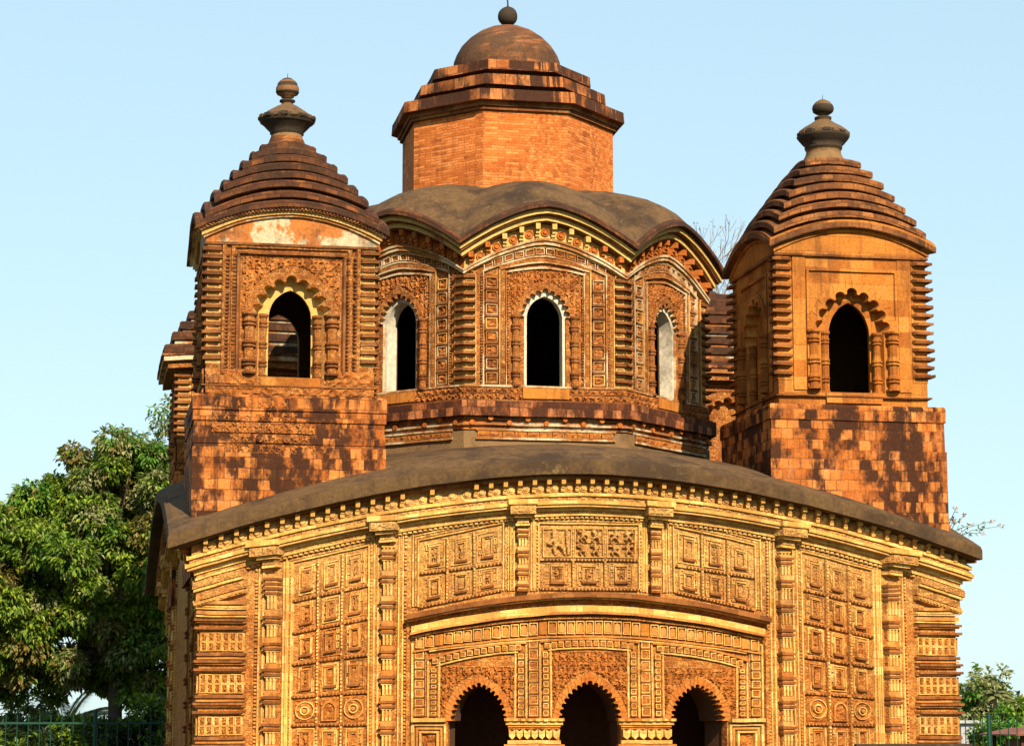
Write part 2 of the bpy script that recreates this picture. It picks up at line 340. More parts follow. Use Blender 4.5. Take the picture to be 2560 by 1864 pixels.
def thing(name, label, cat, loc=(0, 0, 0), group=None):
    o = bpy.data.objects.new(name, None); col.objects.link(o); o.location = loc; o.empty_display_size = .5
    o['label'] = label; o['category'] = cat
    if group: o['group'] = group
    return o

def mkmap(cx, cy, h, a, mitre=True):
    ca, sa = math.cos(a), math.sin(a)
    def M(u, v, d):
        k = (h + d) / h if mitre else 1.0; x, y = u * k, -(h + d)
        return Vector((cx + x * ca - y * sa, cy + x * sa + y * ca, v))
    return M
def warp(M, f): return lambda u, v, d: M(u, f(u, v), d)

def arch(cx, hw, spring, apex, base, hwb=None, lobes=0, depth=0., n=22, e=.3):
    """points of an arched opening, counter-clockwise from bottom left .. as (u, v)"""
    rr = hw * (1 + e); ec = hw * e; hh = math.sqrt(rr * rr - ec * ec); pts = []
    nn = lobes * 12 if lobes else n
    amax = math.acos(ec / rr)
    for i in range(nn + 1):
        t = -1 + 2 * i / nn            # -1 right spring .. 1 left spring
        a = amax * (1 - abs(t)); r = rr
        if lobes:
            ph = (i / nn * lobes) % 1.0; r += depth * (max(0., math.sin(math.pi * ph) - .30) / .70) ** .45
        x = (r * math.cos(a) - ec); z = r * math.sin(a) / hh * (apex - spring)
        pts.append((cx - math.copysign(1, t) * x if t else cx, spring + z))
    hb = hwb or hw
    bot = [(cx - hb, spring - .001), (cx - hb, base), (cx + hb, base), (cx + hb, spring - .001)]
    return pts + bot
def inarch(u, v, cx, hw, spring, apex):
    if v < spring: return abs(u - cx) < hw
    x = abs(u - cx) / hw; z = (v - spring) / (apex - spring)
    return x < 1 and z < 1 and (x ** 2.0 + z ** 1.75) < 1

def beads(mb, M, u0, u1, v, size, d, m, vert=False, pitch=None):
    L = u1 - u0; p = pitch or size * 1.6; n = max(1, int(L / p))
    for i in range(n):
        if random.random() < .07: continue
        c = u0 + (i + .5) * L / n
        if vert: mb.slab(M, v - size / 2, v + size / 2, c - p * .3, c + p * .3, 0, d, m)
        else: mb.slab(M, c - p * .3, c + p * .3, v - size / 2, v + size / 2, 0, d, m)

def colonnette(cx, cy, r, z0, z1, rings, m='red', m2='rib'):
    """turned colonnette: profile list with ring groups at the given heights"""
    prof = [(r * .95, z0, m2), (r * 1.15, z0 + .001, m2), (r * 1.15, z0 + .03, m2), (r * .8, z0 + .032, m)]
    for z in rings:
        prof += [(r * .8, z - .06, m), (r * .95, z - .055, m2), (r * 1.1, z - .045, m2), (r * 1.1, z - .02, m2), (r * .85, z - .015, m2),
                 (r * .85, z, m2), (r * 1.1, z + .005, m2), (r * 1.1, z + .03, m2), (r * .9, z + .035, m), (r * .8, z + .07, m)]
    prof += [(r * .85, z1 - .06, m2), (r * 1.2, z1 - .03, m2), (r * 1.2, z1, m2), (0, z1, m2)]
    mb = MB(); mb.lathe(cx, cy, prof, m, 10, False); return mb

# ================================================================== TEMPLE
CY = 5.53
temple = thing("terracotta_temple", "carved orange terracotta temple with curved eaves, corner towers and domed octagonal centre tower", "temple")
drop = lambda x: 1.14 * (abs(x) / 5.95) ** 1.8
cor = lambda zc: (lambda u: zc - drop(u))
MF = mkmap(0, CY, CY, 0)

def plinth():
    mb = MB(); M = lambda u, v, d: Vector((u, -1.2 + -d, v))
    mb.box(-6.8, 6.8, -1.3, 12.3, -.2, .60, 'stone'); mb.box(-6.95, 6.95, -1.45, 12.45, -.2, .25, 'stone')
    mb.build("plinth", temple)
plinth()

ARCHES = [(-1.597, .36, 2.10), (0.003, .415, 2.14), (1.58, .36, 2.095)]
def wall(M, name, holes, label=None):
    mb = MB(); n = 48
    top = [(5.53 - 11.06 * i / n, cor(5.16)(5.53 - 11.06 * i / n)) for i in range(n + 1)]
    hs = []
    if holes:
        for cx, hw, ap in ARCHES: hs.append(arch(cx, hw, 1.62, ap, .62, .445, 17, .045))
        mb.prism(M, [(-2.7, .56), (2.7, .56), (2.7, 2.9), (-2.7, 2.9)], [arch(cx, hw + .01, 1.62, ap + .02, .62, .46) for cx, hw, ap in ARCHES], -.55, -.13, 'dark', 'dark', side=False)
    mb.prism(M, [(-5.53, .55), (5.53, .55)] + top, hs, -.13, 0, 'front', 'field', side=False)
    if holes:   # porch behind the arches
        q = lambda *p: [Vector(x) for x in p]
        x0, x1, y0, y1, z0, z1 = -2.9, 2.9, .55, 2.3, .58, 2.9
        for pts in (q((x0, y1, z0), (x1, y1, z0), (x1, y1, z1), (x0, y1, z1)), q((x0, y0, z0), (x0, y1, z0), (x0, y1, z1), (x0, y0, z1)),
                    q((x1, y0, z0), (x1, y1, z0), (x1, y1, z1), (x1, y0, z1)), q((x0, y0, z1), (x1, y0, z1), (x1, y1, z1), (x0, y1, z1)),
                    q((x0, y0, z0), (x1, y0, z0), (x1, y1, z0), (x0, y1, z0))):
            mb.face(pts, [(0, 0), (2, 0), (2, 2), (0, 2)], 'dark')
    return mb.build(name, temple, label=label)
fw = wall(MF, "front_wall", True)
ML = mkmap(0, CY, CY, R(-90)); MR = mkmap(0, CY, CY, R(90)); MBk = mkmap(0, CY, CY, R(180))
wall(ML, "side_wall", False); wall(MR, "side_wall", False); wall(MBk, "back_wall", False)

def cornice(M, name, full=True):
    mb = MB(); N = 44
    def band(z0, z1, d, m, d0=0): mb.slab(M, -5.53, 5.53, cor(z0), cor(z1), d0, d, m, N)
    band(5.03, 5.09, .27, 'brownlip'); band(4.84, 5.03, .14, 'field')
    band(4.80, 4.845, .21, 'cream'); band(4.735, 4.80, .17, 'front'); band(4.685, 4.735, .23, 'cream')
    band(4.65, 4.685, .20, 'ochre_lip'); band(4.60, 4.65, .10, 'cream'); band(4.555, 4.60, .07, 'front'); band(4.53, 4.555, .085, 'cream'); band(4.49, 4.53, .04, 'front')
    if full:
        for k in range(150):
            u = -5.45 + 10.9 * (k + .5) / 150
            z = cor(4.51)(u); mb.slab(M, u - .022, u + .022, z - .016, z + .016, 0, .062, 'ochre_lip')
        Mw = warp(M, lambda u, v: cor(0)(u) + v)
        mb.carve(Mw, -5.5, 5.5, 4.735, 4.80, .172, .03, 'front', .022, 14, 3)
        for k in range(52):   # rosettes between the brackets
            u = -5.35 + 10.7 * (k + .5) / 52; z = cor(4.93)(u)
            for r, dd in ((.06, .155), (.035, .175)):
                pts = [(u + r * math.cos(a * math.pi / 5), z + r * math.sin(a * math.pi / 5)) for a in range(10)]
                mb.prism(M, pts, [], .13, dd, 'ochre_lip')
    return mb.build(name, temple)
cornice(MF, "cornice"); cornice(ML, "cornice", False); cornice(MR, "cornice", False)

def bracket_mb(M, sc_=1.0, m='cream'):
    mb = MB()
    mb.slab(M, -.030, .030, .11, .19, 0, .15, m); mb.slab(M, -.022, .022, .06, .11, 0, .10, m)
    mb.slab(M, -.029, .029, .005, .06, 0, .085, m); mb.slab(M, -.022, .022, -.03, .005, 0, .05, m)
    return mb
bm0 = None
miss = {3 + 0, 16, 17, 19}
for k in range(53):
    if k in (14, 16, 17): continue                      # fallen ones, as in the photograph
    u = -5.35 + 10.7 * k / 52; loc = MF(u, cor(4.86)(u), .14)
    if bm0 is None:
        bm0 = bracket_mb(lambda u, v, d: Vector((u, -d, v))).build("cornice_bracket", temple, loc)
    else:
        o = bm0.copy(); col.objects.link(o); o.parent = temple; o.location = loc
sb = MB()
for M in (ML, MR):
    for k in range(53):
        u = -5.35 + 10.7 * k / 52; z = cor(4.86)(u)
        sb.slab(M, u - .034, u + .034, z, z + .19, .14, .30, 'red')
o = sb.build("cornice_bracket", temple); o['kind'] = "stuff"

# ---- corner piers with ledges
def pier(M, sx, name="corner_pier"):
    mb = MB()
    if sx < 0: a, b = -5.53, -4.875
    else: a, b = 4.875, 5.53
    for j in range(-2, 4):
        z = 3.0 - .575 * (j if j > -1 else 0) if j >= 0 else 0
        if j < 0: continue
        for zz, dd, hh in ((z, .075, .034), (z - .03, .045, .026), (z - .115, .075, .036), (z - .145, .04, .024), (z - .475, .045, .042), (z - .53, .03, .026)):
            mb.slab(M, a, b, zz - hh / 2, zz + hh / 2, -.2, dd, 'brownlip' if hh > .03 else 'ochre_lip')
        for r in (0, 1):
            for c in range(6):
                u0 = a + .03 + (b - a - .06) * c / 6; u1 = a + .03 + (b - a - .06) * (c + 1) / 6
                v0 = z - .43 + r * .13; v1 = v0 + .125
                mb.ring(M, u0 + .004, u1 - .004, v0, v1, .010, 0, .026, 'cream')
                mb.figures(M, u0 + .014, u1 - .014, v0 + .010, v1 - .010, .004, .026, 'field', .3, .3, .012, c + j * 3.1 + r)
    # upper blocks and the wedge panel under the cornice
    for zz, hh, dd in ((3.24, .045, .07), (3.19, .03, .04), (3.10, .05, .045), (3.155, .02, .06), (3.05, .02, .05)):
        mb.slab(M, a, b, zz - hh / 2, zz + hh / 2, -.2, dd, 'ochre_lip' if hh > .03 else 'cream')
    f1 = lambda u: cor(4.20)(u)
    mb.slab(M, a, b, lambda u: f1(u) - .03, lambda u: f1(u) + .03, -.2, .075, 'ochre_lip', 6)
    mb.slab(M, a, b, lambda u: f1(u) + .05, lambda u: f1(u) + .17, -.2, .06, 'front', 6)
    mb.slab(M, a, b, lambda u: f1(u) + .17, lambda u: f1(u) + .21, -.2, .10, 'cream', 6)
    mb.slab(M, a, b, lambda u: f1(u) + .21, lambda u: f1(u) + .30, -.2, .12, 'front', 6)
    beads(mb, warp(M, lambda u, v: f1(u) + v), a, b, .0, .03, .095, 'cream')
    for c in range(3):
        u0 = (b - .03 - .18 * (c + 1)) if sx < 0 else (a + .03 + .18 * c); u1 = u0 + .16
        lo = 3.285; hi = min(f1(u0), f1(u1)) - .05
        if hi - lo > .06:
            mb.ring(M, u0, u1, lo, hi, .022, 0, .035, 'cream')
            if hi - lo > .12: mb.carve(M, u0 + .03, u1 - .03, lo + .03, hi - .03, .01, .02, 'field', .02, 14, c)
    mb.build(name, temple)
pier(MF, -1); pier(MF, 1); pier(ML, 1); pier(ML, -1); pier(MR, -1)

# ---- tall pilasters (turned, half engaged)
def pilaster(M, u, z0, z1, rings, hw=.098, m='front', bracket=True):
    mb = MB(); prof = []
    segs = sorted(rings)
    lines = [z0] + segs + [z1]
    for z in segs:
        for dz, ww, hh in ((-.045, 1.0, .035), (-.012, .8, .03), (.02, 1.05, .035), (.05, .85, .02)):
            mb.slab(M, u - hw * ww, u + hw * ww, z + dz - hh / 2, z + dz + hh / 2, 0, .085 * ww + .01, 'brownlip' if ww >= 1 else 'ochre_lip')
    for i in range(len(lines) - 1):
        a = lines[i] + .06; b = lines[i + 1] - .065
        if b - a < .05: continue
        mb.slab(M, u - hw * .72, u + hw * .72, a, b, 0, .05, m)
        mb.slab(M, u - hw * .85, u + hw * .85, a, a + (b - a) * .22, 0, .065, 'ochre_lip')
        for k in (-.5, 0, .5):
            mb.slab(M, u + hw * k - .011, u + hw * k + .011, a + (b - a) * .25, b, 0, .07, 'cream')
        mb.slab(M, u - hw * .8, u + hw * .8, b - .02, b, 0, .075, 'cream')
    # flanking fillets
    top = z1 + .1
    for k, (wd, dd, mm) in ((1.45, (.02, .03, 'cream')), (1.75, (.03, .018, 'front')), (2.05, (.018, .03, 'cream'))):
        for sg in (-1, 1):
            mb.slab(M, u + sg * hw * k - wd / 2, u + sg * hw * k + wd / 2, z0, top, 0, dd, mm)
    for sg in (-1, 1): beads(mb, M, z0, top, u + sg * hw * 2.45, .028, .03, 'ochre_lip', True, .05)
    o = mb.build("pilaster", temple)
    if bracket:
        b = MB(); z = cor(4.70)(u)
        sl = (cor(4.7)(u + .1) - cor(4.7)(u - .1)) / .2
        Mk = warp(M, lambda x, v: v + z + sl * (x - u) * .5)
        b.slab(Mk, u - .2, u + .2, .0, .075, 0, .29, 'cream'); b.slab(Mk, u - .175, u + .175, -.13, 0, 0, .26, 'front')
        b.carve(Mk, u - .17, u + .17, -.12, -.01, .262, .025, 'field', .02, 14, u)
        b.slab(Mk, u - .12, u + .12, -.175, -.13, 0, .2, 'cream'); b.slab(Mk, u - .085, u + .085, -.25, -.175, 0, .13, 'front')
        b.slab(Mk, u - .1, u + .1, -.285, -.25, 0, .12, 'cream')
        b.build("bracket_block", o)
    return o
rO = [3.55, 3.42, 3.02, 2.65, 2.295, 1.915, 1.54, 1.17, .8]
rI = [3.93, 3.60, 3.24, 2.89, 2.55, 2.20, 1.86, 1.50, 1.15, .8]
for s in (-1, 1):
    pilaster(MF, s * 4.49, .6, 3.72, rO); pilaster(MF, s * 2.885, .6, 4.12, rI)
    pilaster(MF, s * .965, 3.45, 4.42, [3.5, 3.73, 3.98, 4.27], .085)
    pilaster(ML, s * 4.49, .6, 3.72, rO, m='red'); pilaster(ML, s * 2.885, .6, 4.12, rI, m='red')

# ---- relief panels
def cell(mb, M, u0, u1, v0, v1, seed, kind=0):
    if kind == 1:       # roundel
        cx, cz, r = (u0 + u1) / 2, (v0 + v1) / 2, min(u1 - u0, v1 - v0) / 2 - .015
        mb.carve(M, u0, u1, v0, v1, .005, .025, 'field', .022, 12, seed)
        for a, b, d in ((1.0, .93, .04), (.48, .36, .045)):
            o = [(cx + r * a * math.cos(t * math.pi / 14), cz + r * a * math.sin(t * math.pi / 14)) for t in range(28)]
            h = [(cx + r * b * math.cos(t * math.pi / 14), cz + r * b * math.sin(t * math.pi / 14)) for t in range(28)]
            mb.prism(M, o, [h], 0, d, 'cream')
        o = [(cx + r * .2 * math.cos(t * math.pi / 6), cz + r * .2 * math.sin(t * math.pi / 6)) for t in range(12)]
        mb.prism(M, o, [], 0, .05, 'ochre_lip')
        return
    if kind == 2:       # arched figure niche
        mb.carve(M, u0, u1, v0, v1, .008, .03, 'field', .022, 12, seed)
        cx = (u0 + u1) / 2; hw = (u1 - u0) * .36
        A = arch(cx, hw, v0 + (v1 - v0) * .5, v1 - .06, v0 + .02); B = arch(cx, hw - .025, v0 + (v1 - v0) * .5, v1 - .09, v0 + .03)
        mb.prism(M, A, [B], 0, .045, 'ochre_lip'); return
    if kind == 3:       # deep figure scene
        mb.figures(M, u0 + .014, u1 - .014, v0 + .014, v1 - .014, .008, .06, 'field', *((.2, .22) if int(seed) % 2 else (.42, .46)), .013, seed)
        mb.ring(M, u0, u1, v0, v1, .014, 0, .04, 'cream'); return
    g = random.Random(int(seed * 991)); w_, h_ = u1 - u0, v1 - v0; jt = lambda q: q + g.uniform(-.018, .018)
    m1 = g.choice(('cream', 'ochre_lip', 'front', 'cream')); m2 = g.choice(('cream', 'ochre_lip', 'ochre_lip'))
    e0 = jt(.03); o1 = .012
    for (a, b, c, d) in ((u0 + e0, u1 - e0, v0 + e0, v0 + e0 + o1), (u0 + e0, u1 - e0, v1 - e0 - o1, v1 - e0), (u0 + e0, u0 + e0 + o1, v0 + e0, v1 - e0), (u1 - e0 - o1, u1 - e0, v0 + e0, v1 - e0)):
        if g.random() < .85: mb.slab(M, a, b, c, d, 0, g.uniform(.012, .024), m1)
    nb = g.choice((2, 3, 3, 4))
    for q in range(nb):   # brick-like blocks in the border
        for sd in (0, 1):
            if g.random() < .25: continue
            x = u0 + e0 + .02 if sd == 0 else u1 - e0 - .02 - w_ * .12; y = v0 + h_ * (q + .5) / nb
            mb.ring(M, x, x + w_ * .12, y - h_ * .36 / nb, y + h_ * .36 / nb, .009, 0, g.uniform(.012, .022), g.choice(('cream', 'front', 'cream')))
    a, b = u0 + w_ * jt(.28), u1 - w_ * jt(.28); c, d = v0 + h_ * jt(.18), v1 - h_ * jt(.18)
    mb.ring(M, a, b, c, d, g.uniform(.022, .036), 0, g.uniform(.022, .034), 'front'); mb.ring(M, a - .004, b + .004, c - .004, d + .004, .010, 0, .038, m2)
    mb.slab(M, a - .012, b + .012, c - .022, c + .010, 0, .052, 'brownlip'); mb.slab(M, a - .004, b + .004, d - .006, d + .014, 0, .046, 'ochre_lip')
    if g.random() < .55: mb.figures(M, a + .04, b - .04, c + .035, d - .04, .004, .035, 'field', .3, .4, .014, g.random() * 9)
    else: mb.prism(M, arch((a + b) / 2, (b - a) * .24, c + (d - c) * .55, d - .05, c + .04), [], 0, .028, 'field')

def panel(M, xo, xi, rows, kinds, cols=3, name="relief_panel"):
    """rows: list of (z at outer edge, z at inner edge), top to bottom; xo, xi signed"""
    mb = MB(); x0, x1 = min(xo, xi), max(xo, xi)
    ln = lambda r: (lambda u: r[0] + (r[1] - r[0]) * (u - xo) / (xi - xo))
    for i in range(len(rows) - 1):
        t, b = ln(rows[i]), ln(rows[i + 1]); H = (rows[i][0] + rows[i][1] - rows[i + 1][0] - rows[i + 1][1]) / 2
        M2 = warp(M, lambda u, v, t=t, b=b, H=H: b(u) + v / H * (t(u) - b(u)))
        wd = (x1 - x0) / cols
        for c in range(cols):
            u0 = x0 + c * wd + .022; u1 = x0 + (c + 1) * wd - .022
            cell(mb, M2, u0, u1, .03, H - .03, i * 7.3 + c * 2.1 + x0, kinds[i][c] if isinstance(kinds[i], (list, tuple)) else kinds[i])
            if c:
                mb.slab(M2, x0 + c * wd - .016, x0 + c * wd + .016, 0, H, 0, .04, 'front')
                beads(mb, M2, .02, H - .02, x0 + c * wd, .02, .052, 'cream', True, .045)
        mb.slab(M2, x0 - .02, x1 + .02, -.018, .014, 0, .040, 'ochre_lip', 3)
        beads(mb, M2, x0 - .02, x1 + .02, .0, .022, .052, 'brownlip', False, .05)
    t, b = ln(rows[0]), ln(rows[-1])
    for k, wd, dd, mm in ((.035, .02, .035, 'cream'), (.075, .03, .022, 'front'), (.11, .016, .035, 'cream')):
        mb.slab(M, x0 - k - wd / 2, x0 - k + wd / 2, b(x0), t(x0) + k, 0, dd, mm); mb.slab(M, x1 + k - wd / 2, x1 + k + wd / 2, b(x1), t(x1) + k, 0, dd, mm)
        mb.slab(M, x0 - k, x1 + k, lambda u: t(u) + k - wd / 2, lambda u: t(u) + k + wd / 2, 0, dd, mm, 3)
    return mb.build(name, temple)
ROWS = [(3.784, 4.025), (3.278, 3.504), (2.830, 3.041), (2.396, 2.536), (1.945, 2.021), (1.553, 1.576), (1.13, 1.14), (.72, .72)]
for s in (-1, 1):
    panel(MF, s * 4.2, s * 3.19, ROWS, [0, 0, 0, 0, [1, 2, 1], 0, 0])
    panel(MF, s * 2.43, s * 1.28, [(4.12, 4.37), (3.68, 3.84), (3.21, 3.45)], [0, 0])
    panel(ML, s * 4.2, s * 3.19, ROWS, [0, 0, 0, 0, 0, 0, 0])
panel(MF, -.70, .70, [(4.385, 4.385), (3.90, 3.90), (3.485, 3.485)], [3, 0])

# ---- string course above the arches and tile frieze
def string_course():
    mb = MB(); N = 22; g = lambda zc, D: (lambda u: zc - D * (abs(u) / 2.54) ** 1.8)
    def band(z0, z1, d, m, D=.335, x=2.57): mb.slab(MF, -x, x, g(z0, D), g(z1, D), 0, d, m, N)
    band(3.36, 3.43, .20, 'brownlip'); band(3.335, 3.36, .16, 'ochre_lip'); band(3.30, 3.335, .06, 'red', .33)
    band(3.16, 3.25, .10, 'cream', .32, 2.54); band(3.125, 3.16, .14, 'ochre_lip', .315, 2.54); band(3.09, 3.125, .06, 'brownlip', .31, 2.54)
    band(3.06, 3.085, .075, 'front', .29, 2.54); band(2.795, 2.82, .06, 'ochre_lip', .235, 2.52); band(2.76, 2.78, .045, 'cream', .22, 2.3)
    mb.build("string_course", temple)
    fz = MB(); n = 37; f0 = g(2.83, .24); f1 = g(3.045, .27)
    for k in range(n):
        u0 = -2.5 + 5.0 * k / n + .008; u1 = -2.5 + 5.0 * (k + 1) / n - .008; c = (u0 + u1) / 2
        a, b = f0(c) + .02, f1(c) - .015
        if (k * 7) % 11 == 3:
            fz.slab(MF, u0, u1, a, b, 0, .03, 'orange'); continue
        fz.ring(MF, u0, u1, a, b, .013, 0, .04, 'cream')
        fz.prism(MF, arch(c, .04, a + .09, b - .025, a + .02), [], 0, .035, 'ochre_lip')
        fz.carve(MF, u0 + .014, u1 - .014, a + .014, b - .014, .006, .022, 'field', .02, 16, k * 1.3)
    fz.build("tile_frieze", temple)
string_course()

def tilecol(mb, M, u, wd, z0, z1, n, seed):
    for k in range(n):
        a = z0 + (z1 - z0) * k / n + .012; b = z0 + (z1 - z0) * (k + 1) / n - .018
        mb.slab(M, u - wd / 2 - .006, u + wd / 2 + .006, a - .02, a, 0, .05, 'brownlip')
        mb.ring(M, u - wd / 2, u + wd / 2, a, b, .012, 0, .036, 'cream')
        mb.slab(M, u - wd / 2 + .016, u + wd / 2 - .016, a + .016, b - .02, 0, .028, 'field')
    for sg in (-1, 1):
        mb.slab(M, u + sg * (wd / 2 + .025) - .008, u + sg * (wd / 2 + .025) + .008, z0, z1, 0, .028, 'front')

BAYS = [(-1.597, -2.32, -.915, 2.45, 2.69), (0.003, -.72, .72, 2.70, 2.70), (1.58, .915, 2.32, 2.69, 2.45)]
for i, ((cx, hw, ap), (_, a, b, tl, tr)) in enumerate(zip(ARCHES, BAYS)):
    mb = MB(); a2, b2 = a + .16, b - .16
    tz = lambda u: tl + (tr - tl) * (u - a) / (b - a) + (.05 * (1 - ((u - a) / (b - a) * 2 - 1) ** 2))
    zt = lambda u: tz(u) - .10
    hmin = min(zt(a2), zt(b2))
    mb.figures(MF, a2, b2, 1.66, hmin - .03, .006, .034, 'field', .105, .125, .016, 11 + i, skip=lambda u, v: inarch(u, v, cx, hw + .13, 1.62, ap + .17) or v < 1.66)
    # small tile strip above and thin columns beside
    n = 13
    for k in range(n):
        u0 = a + .06 + (b - a - .12) * k / n; u1 = a + .06 + (b - a - .12) * (k + 1) / n; c = (u0 + u1) / 2
        mb.slab(MF, u0 + .006, u1 - .018, tz(c) - .075, tz(c), 0, .045, 'cream'); mb.slab(MF, u0 + .014, u1 - .026, tz(c) - .062, tz(c) - .012, .04, .052, 'field')
    mb.slab(MF, a, b, lambda u: tz(u) + .012, lambda u: tz(u) + .04, 0, .05, 'ochre_lip', 8)
    mb.slab(MF, a + .12, b - .12, lambda u: tz(u) - .115, lambda u: tz(u) - .095, 0, .04, 'cream', 8)
    for uu in (a + .08, b - .08):
        tilecol(mb, MF, uu, .075, 1.68, tz(uu) - .11, 9, uu)
        mb.slab(MF, uu - .09, uu - .07, 1.66, tz(uu), 0, .03, 'cream'); mb.slab(MF, uu + .07, uu + .09, 1.66, tz(uu), 0, .03, 'cream')
    mb.build("spandrel_panel", temple)
    rg = MB()
    inn = arch(cx, hw, 1.62, ap, 1.66, hw, 17, .045)[:-4]; out = arch(cx, hw + .13, 1.62, ap + .13, 1.66, None, 0, 0, 30)[:-4]
    apx = len(out) // 2; out[apx] = (out[apx][0], out[apx][1] + .06)
    rg.prism(MF, out[::-1] + inn, [], 0, .024, 'ringstone')
    for k in range(1, 22):     # joints between voussoirs: fine raised wedges
        t = k / 22; j0 = inn[int(t * (len(inn) - 1))]; j1 = out[int(t * (len(out) - 1))]
        dx, dz = j1[0] - j0[0], j1[1] - j0[1]; L = math.hypot(dx, dz); nx, nz = -dz / L * .005, dx / L * .005
        j0 = (j0[0] + dx * .12, j0[1] + dz * .12)
        rg.prism(MF, [(j0[0] - nx, j0[1] - nz), (j0[0] + nx, j0[1] + nz), (j1[0] + nx, j1[1] + nz), (j1[0] - nx, j1[1] - nz)], [], 0, .028, 'brownlip')
    rg.build("arch_ring", temple)
mb = MB()
for u in (-2.44, -.815, .815, 2.44): tilecol(mb, MF, u, .125, 1.68, 2.80 if abs(u) < 1 else 2.60, 7, u)
for s in (-1, 1):
    mb.slab(MF, s * 2.6 - .02, s * 2.6 + .02, .6, 3.0, 0, .05, 'front'); mb.slab(MF, s * 2.54 - .012, s * 2.54 + .012, .6, 2.7, 0, .035, 'cream')
mb.build("tile_column_band", temple)
# capitals and entrance pillars
def capital(u0, u1):
    mb = MB(); c = (u0 + u1) / 2
    mb.slab(MF, u0, u1, 1.615, 1.655, 0, .12, 'ochre_lip'); mb.slab(MF, u0 + .02, u1 - .02, 1.56, 1.615, 0, .09, 'cream'); mb.slab(MF, u0 + .05, u1 - .05, 1.53, 1.56, 0, .07, 'ochre_lip')
    beads(mb, MF, u0, u1, 1.63, .03, .135, 'cream', False, .1)
    n = max(2, int((u1 - u0) / .12))
    for k in range(n):
        a = u0 + .06 + (u1 - u0 - .12) * k / n; b = u0 + .06 + (u1 - u0 - .12) * (k + 1) / n
        mb.prism(MF, [(a + .01, 1.40), ((a + b) / 2, 1.36), (b - .01, 1.40), (b - .005, 1.50), ((a + b) / 2, 1.47), (a + .005, 1.50)], [], 0, .11, 'cream')
    mb.slab(MF, u0 + .06, u1 - .06, 1.50, 1.53, 0, .05, 'front'); mb.slab(MF, u0 + .05, u1 - .05, 1.30, 1.345, 0, .09, 'cream'); mb.slab(MF, u0 - .0, u1 + .0, 1.24, 1.29, 0, .12, 'ochre_lip')
    mb.slab(MF, u0 + .09, u1 - .09, .62, 1.24, 0, .06, 'front')
    for k in (0, 1, 2): mb.ring(MF, u0 + .1, u1 - .1, .66 + k * .19, .82 + k * .19, .03, .06, .09, 'cream')
    mb.build("entrance_pillar", temple)
capital(-1.23, -.38); capital(.385, 1.215)
def jamb(u0, u1):
    mb = MB()
    mb.slab(MF, u0, u1, 1.60, 1.65, 0, .10, 'cream')
    for k, (q, dd, mm) in enumerate(((.0, .05, 'cream'), (.05, .035, 'ochre_lip'), (.1, .06, 'cream'))):
        mb.ring(MF, u0 + q, u1 - q, .64, 1.575 - q, .028, 0, dd, mm)
    mb.carve(MF, u0 + .14, u1 - .14, .7, 1.43, .01, .04, 'field', .02, 10, u0)
    mb.build("jamb_panel", temple)
jamb(-2.53, -2.06); jamb(2.04, 2.53)

# ---- main roof
def main_roof():
    mb = MB(); P = 1.8
    e = [(5.40, 5.16, 4.02, P, 'eavegrey'), (5.87, 5.09, 3.94, P, 'eavegrey'), (5.92, 5.10, 3.95, P, 'eavegrey'), (5.92, 5.23, 4.08, P, 'eavegrey'), (5.905, 5.29, 4.135, P, 'eavegrey'), (5.84, 5.325, 4.175, P, 'grey'),
         (5.6, 5.43, 4.33, P, 'grey'), (5.3, 5.52, 4.5, P, 'grey'), (4.9, 5.62, 4.75, P, 'grey'), (4.4, 5.70, 4.98, 2, 'grey'), (3.8, 5.77, 5.2, 2, 'grey'), (3.2, 5.83, 5.5, 2, 'grey'), (2.6, 5.86, 5.7, 2, 'grey'), (0.05, 5.9, 5.9, 2, 'grey')]
    mb.loft(-.09, CY, 4, e, 36, True); o = mb.build("main_roof", temple)
    o.data.polygons.foreach_set("use_smooth", [len(set()) == 0] * len(o.data.polygons))
    return o
mr = main_roof()
m = mr.modifiers.new("edge", 'EDGE_SPLIT'); m.split_angle = R(40)

# ================================================================== corner towers
def ribs(M, u0, u1, z0, z1, pitch, d, m1, m2, hgt=.042, rnd=False):
    mb = MB(); n = int(round((z1 - z0) / pitch))
    mb.slab(M, u0, u1, z0, z1, -.02, .010, m2)
    for k in range(n):
        z = z0 + (k + .7) * (z1 - z0) / n + random.uniform(-.006, .006); d_ = d * random.choice((1, 1, 1.04, .95, .92, .8, .6))
        mb.slab(M, u0 - .006, u1 + .006 if u1 < 0 else u1, z - hgt / 2 * random.uniform(.8, 1.1), z + hgt / 2, -.02, d_, m1)
        mb.slab(M, u0 + .012, u1 - .012, z + hgt / 2, z + hgt / 2 + .018, -.02, d * .5, m1 if not rnd else m2)
        if not rnd: mb.ring(M, u0 + .02, u1 - .02, z + hgt / 2 + .018, z + hgt / 2 + .018 + (z1 - z0) / n * .42, .012, -.02, .026, m2)
    return mb

